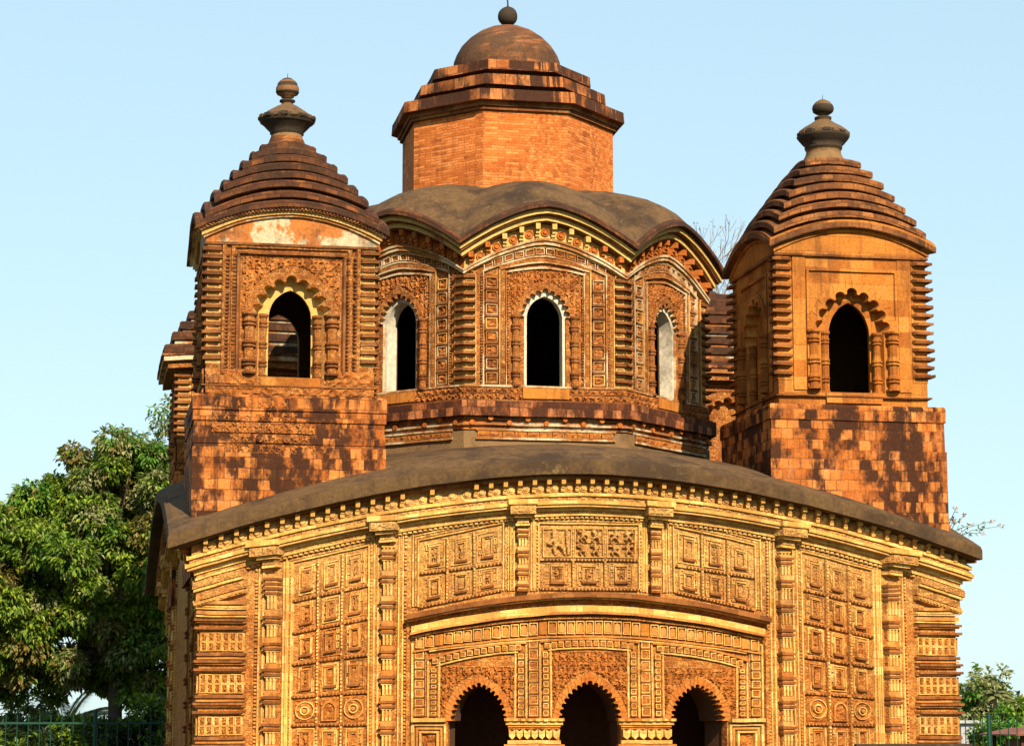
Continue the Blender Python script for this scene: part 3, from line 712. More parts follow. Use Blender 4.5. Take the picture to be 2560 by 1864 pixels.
def corner_tower(cx, cy, h, S):
    z0, zt, bow = S['z0'], S['zt'], S['bow']
    top = lambda u: zt + bow * (1 - (abs(u) / h) ** 2)
    shaft = MB(); faces = []
    for k in range(4): faces.append(mkmap(cx, cy, h, k * math.pi / 2))
    sp, hwO, hwI = S['spring'], S['hwO'], S['hwI']
    holeO = arch(0, hwO, sp, S['apO'], S['sill'], hwO, 9, .085); holeI = arch(0, hwI, sp - .03, S['apI'], S['sill'] + .01)
    outline = [(-h, z0), (h, z0)] + [(h - 2 * h * i / 16, top(h - 2 * h * i / 16)) for i in range(17)]
    hk = h - .16
    outI = [(-hk, z0), (hk, z0), (hk, zt - .1), (-hk, zt - .1)]
    for k, M in enumerate(faces):
        op = k in S['open']
        shaft.prism(M, outline, [holeO], -.16, 0, S['m'], S['mh'], side=False)
        N = mkmap(cx, cy, h, k * math.pi / 2, False)
        shaft.prism(N, outI, [holeI] if op else [], -.24, -.16, S['mi'] if k in S['open'] else S['m'], S['mi'], side=False)
        if not op: shaft.prism(N, arch(0, hwI + .02, sp - .03, S['apI'], S['sill'] + .01), [], -.16, -.13, S['m'])
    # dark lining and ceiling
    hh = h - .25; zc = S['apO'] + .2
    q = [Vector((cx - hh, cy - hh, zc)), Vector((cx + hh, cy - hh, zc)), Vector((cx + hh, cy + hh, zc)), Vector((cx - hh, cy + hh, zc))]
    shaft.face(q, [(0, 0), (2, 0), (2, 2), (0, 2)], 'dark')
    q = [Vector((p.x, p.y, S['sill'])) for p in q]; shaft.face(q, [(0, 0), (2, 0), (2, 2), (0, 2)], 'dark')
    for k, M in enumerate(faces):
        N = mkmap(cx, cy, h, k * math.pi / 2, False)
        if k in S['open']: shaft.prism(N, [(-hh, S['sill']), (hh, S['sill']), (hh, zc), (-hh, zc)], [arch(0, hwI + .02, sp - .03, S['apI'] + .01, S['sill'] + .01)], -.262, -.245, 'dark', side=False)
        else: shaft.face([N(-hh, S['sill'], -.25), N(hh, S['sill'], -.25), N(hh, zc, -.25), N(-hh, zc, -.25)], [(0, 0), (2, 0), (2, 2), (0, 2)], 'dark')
    root = shaft.build("corner_tower", temple, label=S['label'])
    detail = S.get('detail', (0, 1, 3))
    for k, M in enumerate(faces):
        if k not in detail and k != 3: continue
        fr = MB(); rs = MB()
        # arch ring
        inn = arch(0, hwO, sp, S['apO'], S['sill'], hwO, 9, .085)[:-4]; out = arch(0, hwO + .19, sp, S['apO'] + .22, S['sill'])[:-4]
        rs.prism(M, out[::-1] + inn, [], -.01, .03, S['mr'])
        for j in range(1, 18):
            t = j / 18; j0 = inn[int(t * (len(inn) - 1))]; j1 = out[int(t * (len(out) - 1))]
            dx, dz = j1[0] - j0[0], j1[1] - j0[1]; L = math.hypot(dx, dz) + 1e-6; nx, nz = -dz / L * .004, dx / L * .004
            j0 = (j0[0] + dx * .42, j0[1] + dz * .42)
            rs.prism(M, [(j0[0] - nx, j0[1] - nz), (j0[0] + nx, j0[1] + nz), (j1[0] + nx, j1[1] + nz), (j1[0] - nx, j1[1] - nz)], [], 0, .033, 'brownlip')
        rs.build("arch_surround", root)
        pz = S['ptop']
        # frame around the sunk panel, with bands
        for q, wd, dd, mm in S['frames']:
            if q < .9 or not S['carved']: fr.slab(M, -q, q, pz + q - S['frames'][0][0], pz + q - S['frames'][0][0] + wd, 0, dd, mm)
            for sg in (-1, 1): fr.slab(M, min(sg * q, sg * (q - wd)), max(sg * q, sg * (q - wd)), S['sill'] + .02, min(S['ped'] - .04, pz + q - S['frames'][0][0]) + .001, 0, dd, mm)
        if S['carved'] and k in (0, 3):
            fr.figures(M, -.70, .70, sp, pz - .04, .002, .032, 'redfield', .15, .16, .016, k * 3 + 5, skip=lambda u, v: inarch(u, v, 0, hwO + .2, sp, S['apO'] + .22))
            for q in (.8, .9): 
                for sg in (-1, 1): beads(fr, M, S['sill'] + .1, pz, sg * q, .026, .05, 'rib', True, .055)
            fr.carve(M, -h + .02, -hwI - .18, z0 + .16, S['sill'] + .1, .03, .03, 'redfield', .02, 9, 2 + k); fr.carve(M, hwI + .2, h - .02, z0 + .16, S['sill'] + .1, .03, .03, 'redfield', .02, 9, 4 + k)
            fr.carve(M, -h + .02, h - .02, z0 + .02, z0 + .14, .035, .03, 'redfield', .02, 9, 7 + k)
        fr.slab(M, -h, h, z0 + .14, z0 + .16, 0, .06, 'rib'); fr.slab(M, -hwI - .1, hwI + .1, S['sill'] - .17, S['sill'] - .01, 0, .045, 'orange')
        # pediment under the eaves
        zb = S['ped']
        fr.slab(M, -h, h, zb - .035, zb + .0, 0, .05, 'rib')
        fr.prism(M, [(-h, zb), (h, zb)] + [(u, top(u) - .05) for u in [h - 2 * h * i / 16 for i in range(17)]], [], 0, .03, S['mp'], side=False)
        for dz, hh2, dd, mm in S['moulds']:
            fr.slab(M, -h, h, lambda u: top(u) + dz, lambda u: top(u) + dz + hh2, 0, dd, mm, 16)
        if S['carved']:
            for i in range(54):
                u = -h + 2 * h * (i + .5) / 54; fr.slab(M, u - .012, u + .012, top(u) + .045, top(u) + .085, 0, .175, 'ledge')
        fr.build("carved_frame" if S['carved'] else "plain_frame", root)
        for sg in (-1, 1):
            a, b = (h - .225, h) if sg > 0 else (-h, -h + .225)
            ribs(M, a, b, S['sill'] + .17, zb - .06, S['pitch'], S['ribd'], S['mrib'], S['mrib2'], .045, not S['carved']).build("ribbed_pilaster", root)
            for uu, rr, dd in ((hwO + .125, .095, .02), (hwI + .09, .07, -.09)):
                p = mkmap(cx, cy, h, k * math.pi / 2, False)(sg * uu, 0, dd)
                colonnette(p.x, p.y, rr, S['sill'] + (.03 if dd > 0 else .0), sp + .01, [S['sill'] + .2, S['sill'] + .47, sp - .13], S['mc'], S['mc2']).build("colonnette", root)
    # base block
    bb = MB(); hb, zl = S['hb'], 3.6
    lp = [(hb + .02, zl, zl, 1, 'tile'), (hb + .02, z0 - .75, z0 - .75, 1, 'tile')]
    for z, d in S['steps']: lp += [(hb + d, z, z, 1, 'tile')]
    lp += [(h - .3, S['steps'][-1][0], S['steps'][-1][0], 1, 'ledge')]
    bb.loft(cx, cy, 4, lp, 4); ob = bb.build("tower_base", root)
    if S['carved'] and S['open'] and S.get('frieze'):
        fz = MB(); M = mkmap(cx, cy, hb, 0)
        for r, (za, zb2, ua, ub) in enumerate(((5.99, 6.13, -1.12, .0), (5.83, 5.95, -1.12, .12), (5.66, 5.8, -1.1, .35), (5.52, 5.63, -.85, .3), (5.37, 5.49, -.92, .55))):
            fz.figures(M, ua, ub, za, zb2, .010, .028, 'redfield', .15, .14, .016, r * 3.3)
        for u in (-.42, -.05): 
            fz.prism(M, [(u + .055 * math.cos(t * math.pi / 6), 5.575 + .055 * math.sin(t * math.pi / 6)) for t in range(12)], [], 0, .06, 'ledge')
            fz.prism(M, [(u + .025 * math.cos(t * math.pi / 4), 5.575 + .025 * math.sin(t * math.pi / 4)) for t in range(8)], [], 0, .075, 'rib')
        fz.build("base_frieze", root)
    # roof tiers
    rf = MB(); T = S['tiers']; mr_ = S['mroof']; loops = [(h - .05, T[0][2] - .02, T[0][1] - .02, 2, mr_)]
    for i, (a, zc, zm) in enumerate(T):
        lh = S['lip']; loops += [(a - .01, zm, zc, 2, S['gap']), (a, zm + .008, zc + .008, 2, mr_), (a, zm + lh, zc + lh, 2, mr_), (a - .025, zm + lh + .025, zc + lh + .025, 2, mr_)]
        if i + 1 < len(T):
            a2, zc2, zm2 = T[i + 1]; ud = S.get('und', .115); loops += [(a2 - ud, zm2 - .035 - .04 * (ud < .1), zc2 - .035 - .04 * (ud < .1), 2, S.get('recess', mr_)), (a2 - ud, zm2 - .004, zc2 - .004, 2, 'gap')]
    a, zc, zm = T[-1]; loops += [(.02, zm + lh + .06, zm + lh + .06, 2, mr_)]
    rf.loft(cx, cy, 4, loops, 14); rf.build("tower_roof", root)
    # finial
    fn = MB(); zf = S['zf']
    fn.lathe(cx, cy, [(r, zf + z, m) for r, z, m in S['fin']], 'vase', 20, True); 
    for t in range(18):      # worn teeth round the rim of the vase
        a = t * math.pi / 9; q = lambda u, v, d: V((cx + (S['rim'][0] + d) * math.cos(a) - u * math.sin(a), cy + (S['rim'][0] + d) * math.sin(a) + u * math.cos(a), zf + S['rim'][1] + v))
        fn.slab(q, -.05, .05, -.02, .03 if t % 3 else .015, -.05, .012 if t % 4 else .0, 'vase' if t % 2 else 'cone')
    fo = fn.build("finial", root)
    sp_ = MB(); zt_ = zf + S['fin'][-1][1]; sp_.tube([Vector((cx, cy, zt_ - .02)), Vector((cx, cy, zt_ + .07))], .007, .003, 'iron', 5)
    sp_.build("finial_rod", root)
    return root

FIN_L = [(.40, -.16, 'roof_warm'), (.33, -.02, 'roof_warm'), (.275, .10, 'roof_warm'), (.245, .17, 'neck'), (.235, .21, 'neck'), (.225, .22, 'vase'), (.26, .235, 'vase'), (.255, .26, 'vase'), (.30, .31, 'vase'), (.375, .39, 'vase'), (.41, .41, 'vase'), (.40, .43, 'vase'), (.43, .445, 'vase'), (.425, .48, 'vase'), (.40, .495, 'cone'), (.30, .575, 'cone'),
         (.16, .665, 'cone'), (.09, .70, 'cone'), (.085, .73, 'vase'), (.12, .74, 'vase'), (.12, .765, 'vase'), (.06, .775, 'bulb'), (.06, .80, 'bulb'), (.10, .81, 'bulb'), (.10, .83, 'bulb'), (.155, .855, 'vase'), (.178, .89, 'bulb'), (.178, .965, 'bulb'), (.168, .97, 'vase'),
         (.15, 1.03, 'bulb'), (.125, 1.065, 'bulb'), (.115, 1.07, 'vase'), (.07, 1.105, 'bulb'), (.0, 1.12, 'bulb')]
FIN_R = [(.46, -.16, 'neck'), (.36, -.04, 'neck'), (.285, .08, 'neck'), (.265, .17, 'neck'), (.29, .175, 'vase'), (.30, .21, 'vase'), (.28, .22, 'vase'), (.34, .28, 'vase'), (.405, .36, 'vase'), (.42, .39, 'vase'), (.40, .40, 'vase'), (.405, .44, 'cone'), (.39, .47, 'cone'), (.30, .54, 'cone'),
         (.20, .60, 'cone'), (.13, .65, 'cone'), (.10, .67, 'cone'), (.135, .68, 'vase'), (.135, .71, 'vase'), (.06, .72, 'cone'), (.06, .75, 'cone'), (.11, .765, 'vase'), (.16, .80, 'vase'), (.175, .85, 'vase'), (.165, .90, 'cone'), (.12, .955, 'cone'), (.06, .99, 'cone'), (.0, 1.01, 'cone')]
A = dict(rim=(.425, .465), z0=6.2, zt=8.52, bow=.36, spring=7.40, hwO=.47, hwI=.31, apO=7.90, apI=7.79, sill=6.49, open=(0, 2), m='red', mh='palec', mi='palec', mr='red', carved=True, frieze=True,
         ptop=8.27, frames=[(.76, .03, .045, 'rib'), (.85, .05, .03, 'red'), (.96, .04, .045, 'red')], ped=8.43, mp='paint', moulds=[(-.05, .035, .07, 'line'), (-.015, .05, .10, 'ochre_lip'), (.035, .06, .15, 'line'), (.095, .05, .18, 'ledge')],
         pitch=.122, ribd=.075, mrib='rib', mrib2='ribback', mc='red', mc2='rib', hb=1.355, steps=[(5.50, 0), (5.505, .015), (5.64, .015), (5.645, .0), (5.82, .0), (5.825, .022), (5.96, .022), (5.965, .008), (5.98, .03), (6.17, .03), (6.2, .01)],
         tiers=[(1.40, 8.57, 8.95), (1.26, 8.77, 9.12), (1.125, 9.03, 9.31), (.985, 9.24, 9.48), (.845, 9.45, 9.64), (.70, 9.64, 9.80), (.555, 9.835, 9.95), (.41, 9.99, 10.08)], lip=.088, gap='gap', mroof='roof', zf=10.15, fin=FIN_L,
         label="front left corner tower with carved red panels and patched whitewash pediment")
corner_tower(-4.295, 1.60, 1.205, A)
B = dict(A); B.update(rim=(.405, .42), z0=6.28, zt=8.66, bow=.34, spring=7.42, hwO=.50, hwI=.325, apO=8.02, apI=7.90, sill=6.50, open=(0,), m='orange', mh='orange', mi='orange', mr='orange', carved=False,
         ptop=8.345, frames=[(.70, .035, .035, 'orange'), (.92, .2, .02, 'orange')], ped=8.60, mp='orange', moulds=[(-.05, .06, .06, 'orange'), (.01, .06, .10, 'orange'), (.07, .06, .14, 'orange')],
         pitch=.135, ribd=.095, mrib='rib', mrib2='orange', mc='orange', mc2='orange', steps=[(5.60, .02), (5.605, 0), (6.04, 0), (6.045, .02), (6.25, .02), (6.28, .0)],
         tiers=[(1.32, 8.66, 9.0), (1.21, 8.89, 9.185), (1.10, 9.11, 9.37), (.975, 9.33, 9.535), (.85, 9.54, 9.71), (.725, 9.76, 9.865), (.595, 9.96, 10.03), (.455, 10.15, 10.2)], mroof='roof_warm', gap='gap', zf=10.36, fin=FIN_R,
         label="front right corner tower of plain orange terracotta with rounded finial")
corner_tower(4.19, 1.60, 1.17, B)
Cc = dict(A); Cc.update(und=.05, recess='paint', rim=(.19, .03), zt=7.75, bow=.06, open=(), spring=7.0, apO=7.45, apI=7.35, sill=6.3, z0=5.95, ptop=7.62, ped=7.74, frieze=False, mp='red', detail=(0,),
         moulds=[(0, .12, .2, 'red'), (.12, .09, .28, 'line'), (.21, .05, .31, 'ledge')], hb=1.25, steps=[(5.6, 0), (5.605, .03), (5.8, .03), (5.92, 0), (5.95, 0)],
         tiers=[(1.50, 8.02, 8.06), (1.36, 8.27, 8.30), (1.22, 8.49, 8.52), (1.07, 8.71, 8.74), (.92, 8.93, 8.96), (.77, 9.14, 9.16), (.60, 9.32, 9.34), (.42, 9.46, 9.48)], lip=.12, gap='paint', zf=9.62, fin=[(.36, -.1, 'roof'), (.2, .0, 'vase'), (.22, .05, 'vase'), (.1, .12, 'vase'), (0, .14, 'vase')],
         label="back corner tower with straight stepped roof, partly hidden")
corner_tower(-4.36, 9.45, 1.22, Cc)
Cd = dict(Cc); Cd.update(label="back right corner tower showing only a strip of stepped roof"); corner_tower(4.45, 9.45, 1.22, Cd)

# ================================================================== octagonal centre tower
DX = -.14; AP = 3.07; HS = AP * math.tan(math.pi / 8)
def facet_curve(zc, D, p=1.6): return lambda u: zc - D * min(1, abs(u) / HS) ** p
def octagon():
    wl = MB(); maps = {k: mkmap(DX, CY, AP, k * math.pi / 4) for k in range(-3, 5)}
    tc = facet_curve(9.50, .62)
    hO = arch(0, .335, 7.86, 8.26, 6.73, .335, 11, .06); hI = arch(0, .292, 7.84, 8.2, 6.735)
    for k, M in maps.items():
        det = abs(k) <= 1
        out = [(-HS, 5.5), (HS, 5.5)] + [(HS - 2 * HS * i / 20, tc(HS - 2 * HS * i / 20)) for i in range(21)]
        wl.prism(M, out, [hO] if det else [], -.045, 0, 'red', 'line', side=False)
        hs = HS - .16
        if det: wl.prism(M, [(-.6, 6.5), (.6, 6.5), (.6, 8.6), (-.6, 8.6)], [hI], -.20 if k == 0 else -.27, -.045, 'white', 'white', side=False)
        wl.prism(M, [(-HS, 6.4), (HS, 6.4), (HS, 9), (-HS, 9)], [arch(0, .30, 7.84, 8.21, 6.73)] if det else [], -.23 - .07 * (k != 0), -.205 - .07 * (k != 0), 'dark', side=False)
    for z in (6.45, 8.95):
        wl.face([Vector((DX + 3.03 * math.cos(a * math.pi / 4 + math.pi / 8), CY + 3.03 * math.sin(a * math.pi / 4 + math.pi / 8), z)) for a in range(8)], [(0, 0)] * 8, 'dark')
    root = wl.build("octagonal_tower", temple)
    for k in range(-2, 3):
        M = maps[k]; full = abs(k) <= 1
        fr = MB()
        def band(z0, z1, D, d, m, d0=0, n=16, hw=HS, p=1.6):
            fr.slab(M, -hw, hw, facet_curve(z0, D, p), facet_curve(z1, D, p), d0, d, m, n)
        # eave coves and mouldings
        band(9.47, 9.545, .62, .29, 'cove'); band(9.445, 9.47, .62, .25, 'rib'); band(9.37, 9.445, .615, .19, 'cove'); band(9.345, 9.37, .61, .15, 'rib')
        band(9.115, 9.345, .60, .035, 'bracket' if k else 'cove')
        band(9.07, 9.105, .53, .10, 'line'); band(9.045, 9.07, .52, .06, 'cove'); band(9.01, 9.045, .51, .08, 'line')
        band(8.97, 8.995, .47, .04, 'ochre_lip'); band(8.82, 8.845, .42, .04, 'line', hw=.98)
        band(8.745, 8.80, .36, .05, 'red', hw=.72); band(8.72, 8.742, .34, .05, 'line', hw=.70); band(8.63, 8.66, .28, .04, 'line', hw=.64)
        n = 12
        for i in range(n):      # curved tile band
            u0 = -.98 + 1.96 * i / n + .012; u1 = -.98 + 1.96 * (i + 1) / n - .012; c = (u0 + u1) / 2; zc = facet_curve(8.86, .43)(c)
            sl = (facet_curve(8.86, .43)(u1) - facet_curve(8.86, .43)(u0)) / (u1 - u0)
            Mk = warp(M, lambda u, v: v + zc + sl * (u - c))
            fr.ring(Mk, u0, u1, 0, .10, .013, 0, .035, 'line'); fr.carve(Mk, u0 + .015, u1 - .015, .015, .085, .0, .03, 'redfield', .018, 14, i + k * 5)
        # vertical bands, tile columns
        for sg in (-1, 1):
            def vs_(a, b, z0, z1, d, m): fr.slab(M, min(sg * a, sg * b), max(sg * a, sg * b), z0, z1, 0, d, m)
            zt = facet_curve(8.97, .47)
            vs_(1.085, 1.1, 6.75, 8.50, .04, 'ochre_lip'); vs_(1.03, 1.085, 6.75, 8.55, .025, 'red'); vs_(.965, .985, 6.75, 8.58, .04, 'line')
            vs_(.71, .725, 6.75, 8.66, .04, 'ochre_lip'); vs_(.63, .70, 6.75, 8.62, .03, 'red'); vs_(.605, .62, 6.75, 8.58, .045, 'line')
            beads(fr, M, 6.76, 8.5, sg * 1.005, .022, .035, 'red', True, .045); beads(fr, M, 6.76, 8.5, sg * .59, .02, .035, 'red', True, .045)
            for i in range(8):
                z0 = 6.80 + i * .215; u = sg * .845
                fr.ring(M, u - .09, u + .09, z0, z0 + .165, .013, 0, .04, 'line' if (i * 3 + k) % 4 else 'ochre_lip'); fr.carve(M, u - .072, u + .072, z0 + .018, z0 + .147, .0, .035, 'redfield', .018, 13, i + sg)
                fr.slab(M, u - .1, u + .1, z0 - .032, z0 - .008, 0, .05, 'rib')
        # spandrel carving and ogee ring
        if full:
            fr.figures(M, -.57, .57, 7.85, 8.60, .002, .026, 'redfield', .095, .11, .014, 3.1 * k + 7, skip=lambda u, v: inarch(u, v, 0, .46, 7.86, 8.45) or v > facet_curve(8.62, .28)(u))
        rg = MB(); inn = arch(0, .335, 7.86, 8.26, 7, .335, 11, .06)[:-4]; ou = arch(0, .46, 7.86, 8.40, 7)[:-4]; ap_ = len(ou) // 2; ou[ap_] = (ou[ap_][0], ou[ap_][1] + .09)
        rg.prism(M, ou[::-1] + inn, [], 0, .04, 'red'); rg.build("window_arch", root)
        # base courses
        fr.slab(M, -HS, HS, 6.735, 6.765, 0, .06, 'line' if full else 'rib'); fr.slab(M, -HS, HS, 6.53, 6.735, 0, .035, 'redfield')
        if full:
            fr.figures(M, -HS, -.36, 6.65, 6.725, .04, .03, 'redfield', .12, .1, .016, 3 + k); fr.figures(M, .36, HS, 6.65, 6.725, .04, .03, 'redfield', .12, .1, .016, 3 + k + 2)
            fr.figures(M, -HS, -.34, 6.54, 6.635, .06, .035, 'redfield', .12, .1, .016, 3 + k + 4); fr.figures(M, .2, HS, 6.54, 6.635, .06, .035, 'redfield', .12, .1, .016, 3 + k + 6)
        fr.slab(M, -.36, .36, 6.56, 6.725, 0, .09, 'orange'); fr.slab(M, -HS, HS, 6.635, 6.65, 0, .075, 'rib')
        fr.build("facet_relief", root)
        pl = MB()
        pl.slab(M, -HS, HS, 6.27, 6.50, 0, .17, 'ledge', 2); pl.slab(M, -HS, HS, 6.50, 6.53, 0, .12, 'rib')
        pl.slab(M, -HS, HS, 6.07, 6.27, 0, .05, 'paint'); pl.slab(M, -HS, HS, 6.215, 6.235, 0, .09, 'rib'); pl.slab(M, -HS, HS, 6.13, 6.16, 0, .10, 'line')
        pl.slab(M, -HS + .2, HS - .2, 6.045, 6.075, 0, .10, 'line'); pl.slab(M, -HS, HS, 5.5, 6.045, 0, .06, 'neck')
        for i in range(9):
            u = -HS + 2 * HS * (i + .5) / 9
            for zz in (6.24,) if i % 2 else (6.17,):
                pl.prism(M, [(u + .04 * math.cos(t * math.pi / 5), zz + .04 * math.sin(t * math.pi / 5)) for t in range(10)], [], 0, .12, 'bracket')
        for i in range(11): 
            u0 = -HS + .22 + (2 * HS - .44) * i / 11; u1 = u0 + (2 * HS - .44) / 11 - .012
            pl.slab(M, u0, u1, 5.955, 6.035, 0, .085, 'orange'); pl.carve(M, u0, u1, 5.96, 6.03, .086, .02, 'redfield', .02, 12, i)
        pl.slab(M, -HS + .2, HS - .2, 5.91, 5.945, 0, .10, 'line')
        pl.build("tower_plinth", root)
        # brackets under the eave coves
        bn = 10
        for i in range(bn):
            u = -HS + 2 * HS * (i + .5) / bn; zc = facet_curve(9.345, .60)(u)
            b = MB(); Mk = lambda uu, v, d: M(u + uu, zc + v, d)
            mm = 'cove' if (k == 0 and 1 < i < 8) else 'bracket'
            b.slab(Mk, -.035, .035, -.09, 0, .03, .17, mm); b.slab(Mk, -.028, .028, -.15, -.09, .03, .12, mm); b.slab(Mk, -.034, .034, -.2, -.15, .03, .09, mm); b.slab(Mk, -.022, .022, -.235, -.2, .03, .06, mm)
            b.build("eave_bracket", root)
        if full:
            for i in range(bn - 1):
                u = -HS + 2 * HS * (i + 1) / bn; zc = facet_curve(9.215, .60)(u); ro = MB()
                rot = [(math.cos(t * math.pi / 6), math.sin(t * math.pi / 6)) for t in range(12)]
                ro.prism(M, [(u + .07 * c, zc + .07 * q) for c, q in rot], [[(u + .05 * c, zc + .05 * q) for c, q in rot]], .02, .06, 'bracket'); ro.prism(M, [(u + .051 * c, zc + .051 * q) for c, q in rot], [], .02, .045, 'bracket')
                ro.prism(M, [(u + .03 * c, zc + .03 * q) for c, q in rot], [], .03, .07, 'bracket'); ro.build("rosette", root)
        for sg in (-1, 1):
            a, b = (1.10, HS) if sg > 0 else (-HS, -1.10)
            ribs(M, a, b, 6.77, 8.50, .133, .105, 'rib', 'ribback', .034).build("ribbed_pilaster", root)
            p = M(sg * .465, 0, .015)
            colonnette(p.x, p.y, .068, 6.75, 7.88, [6.95, 7.2, 7.45, 7.7], 'red', 'rib').build("colonnette", root)
    # vaulted roof of eight bowed segments
    rf = MB(); P = 1.6
    L = [(3.0, 9.56, 8.95, P, 'roof'), (3.43, 9.54, 8.90, P, 'roof'), (3.45, 9.555, 8.915, P, 'roof'), (3.44, 9.63, 9.0, P, 'roof'), (3.37, 9.67, 9.045, P, 'grey'), (3.2, 9.84, 9.27, 1.7, 'grey'), (3.0, 9.97, 9.46, 1.8, 'grey'),
         (2.75, 10.09, 9.68, 1.9, 'grey'), (2.45, 10.19, 9.90, 2, 'grey'), (2.1, 10.28, 10.08, 2, 'grey'), (1.8, 10.33, 10.2, 2, 'grey'), (1.4, 10.36, 10.3, 2, 'grey'), (.05, 10.4, 10.4, 2, 'grey')]
    rf.loft(DX, CY, 8, L, 16, True); o = rf.build("vaulted_roof", root)
    md = o.modifiers.new("edge", 'EDGE_SPLIT'); md.split_angle = R(50)
    return root
octagon()

def upper_drum():
    mb = MB(); a = 1.71; ux = DX - .045
    mb.loft(ux, CY, 8, [(a, 10.0, 10.0, 1, 'brick'), (a, 11.75, 11.75, 1, 'brick')], 2); root = mb.build("brick_drum", temple)
    c = MB(); L = []
    for ap, z, m in ((1.66, 11.54, 'gap'), (1.76, 11.54, 'rib'), (1.76, 11.60, 'rib'), (1.80, 11.60, 'rib'), (1.80, 11.675, 'rib'), (1.90, 11.675, 'capstone'), (1.885, 11.86, 'capstone'), (1.46, 11.90, 'gap'), (1.46, 12.02, 'gap'),
                     (1.60, 12.02, 'capstone'), (1.58, 12.20, 'capstone'), (1.20, 12.24, 'gap'), (1.20, 12.345, 'gap'), (1.36, 12.345, 'capstone'), (1.34, 12.52, 'capstone'), (.85, 12.58, 'capstone')): L.append((ap, z, z, 1, m))
    c.loft(ux, CY, 8, L, 4); c.build("stepped_cornice", root)
    d = MB(); pr = [(.94, 12.5), (.94, 12.68), (.925, 12.83), (.88, 12.96), (.79, 13.11), (.66, 13.25), (.50, 13.37), (.32, 13.46), (.14, 13.51), (0, 13.52)]
    d.lathe(ux, CY, pr, 'dome', 40); d.build("dome", root)
    f = MB(); f.lathe(DX - .03, CY, [(.0, 13.515)] + [(.172 * math.sin(t * math.pi / 12), 13.70 - .172 * math.cos(t * math.pi / 12)) for t in range(1, 12)] + [(.03, 13.868), (.02, 13.89)], 'vase', 20)
    f.build("ball_finial", root)
    r = MB(); r.tube([Vector((DX - .03, CY, 13.45)), Vector((DX - .03, CY, 13.95)), Vector((DX - .045, CY, 14.08)), Vector((DX - .03, CY, 14.3))], .014, .012, 'iron', 6); r.build("finial_rod", root)
upper_drum()

# ================================================================== vegetation
def leaf(mb, p, d, up, L, W, m):
    d = d.normalized(); sd = d.cross(up)
    if sd.length < 1e-3: sd = Vector((1, 0, 0))
    sd.normalize(); nn = sd.cross(d)
    a = p; b = p + d * L * .45 + sd * W + nn * L * .06; c = p + d * L - nn * L * .12; e = p + d * L * .45 - sd * W + nn * L * .06
    i = len(mb.v); mb.v += [a, b, c, e]; mb.f.append((i, i + 1, i + 2, i + 3)); mb.uv += [(0, 0), (1, 0), (1, 1), (0, 1)]; mb.mi.append(mb.mid(m)); mb.sm.append(False)
def rnd(): return random.uniform(-1, 1)
def rvec():
    while True:
        v = Vector((rnd(), rnd(), rnd()))
        if .05 < v.length < 1: return v
def crown(mb, blobs, dens, L, W, mats, droop=.55, clump=9):
    for (c, rx, rz) in blobs:
        subs = []
        for _ in range(max(7, int(11 * rx))):
            v = rvec().normalized() * random.uniform(.45, 1.0); subs.append((c + V((v.x * rx, v.y * rx, v.z * rz)), rx * random.uniform(.22, .42), random.choice(mats)))
        n = int(dens * rx * rx * 4 / len(subs))
        for (sc_, sr, m0) in subs:
            for _ in range(n):
                v = rvec(); v = v.normalized() * v.length ** .4
                p = sc_ + V((v.x * sr, v.y * sr, v.z * sr * .8)); out = V((v.x, v.y, v.z * .6 + .1)); m = m0 if random.random() < .75 else random.choice(mats)
                for _k in range(clump):
                    d = out * .8 + rvec() * .8 + V((0, 0, -droop))
                    leaf(mb, p + rvec() * L * .7, d, V((rnd() * .6, rnd() * .6, 1)), L * random.uniform(.65, 1.2), W * random.uniform(.8, 1.2), m)
def tree(name, label, cat, base, fork, blobs, dens, L, W, mats, r=.2, bark='bark', group=None, droop=.55, clump=9, extra=None):
    root = thing(name, label, cat, base, group); B0 = Vector(base)
    t = MB(); f = Vector(fork) - B0
    t.tube([Vector((0, 0, -.2)), Vector((f.x * .2, f.y * .2, f.z * .4)), f], r, r * .65, bark, 9)
    for (c, rx, rz) in blobs:
        e = c - B0; mdl = f.lerp(e, .5) + Vector((rnd() * .3, rnd() * .3, .25))
        t.tube([f, mdl, e], r * .45, r * .12, bark, 6)
        for _ in range(4):
            v = rvec().normalized(); t.tube([mdl.lerp(e, random.random()), e + Vector((v.x * rx, v.y * rx, v.z * rz)) * .85], r * .12, .008, bark, 4)
    t.build("trunk", root)
    cr = MB(); crown(cr, [(c - B0, rx, rz) for c, rx, rz in blobs], dens, L, W, mats, droop, clump)
    if extra: extra(cr, B0)
    cr.build("crown", root); return root
# ---- ground
def ground():
    mb = MB(); P = []; U = []
    xs = [-1500, -400, -120, -60, -40, -30, -20, -14, -8, 0, 8, 14, 20, 30, 40, 60, 120, 400, 1500]; ys = [-1500, -300, -80, -50, -36, -28, -20, -12, -4, 4, 12, 18, 22, 28, 36, 60, 120, 300, 1500]
    for y in ys:
        P.append([V((x, y, -1.2 * min(1, max(0, (y - 18) / 12)))) for x in xs]); U.append([(x, y) for x in xs])
    mb.grid(P, U, 'grass', True); o = mb.build("ground"); o['kind'] = "structure"
ground()

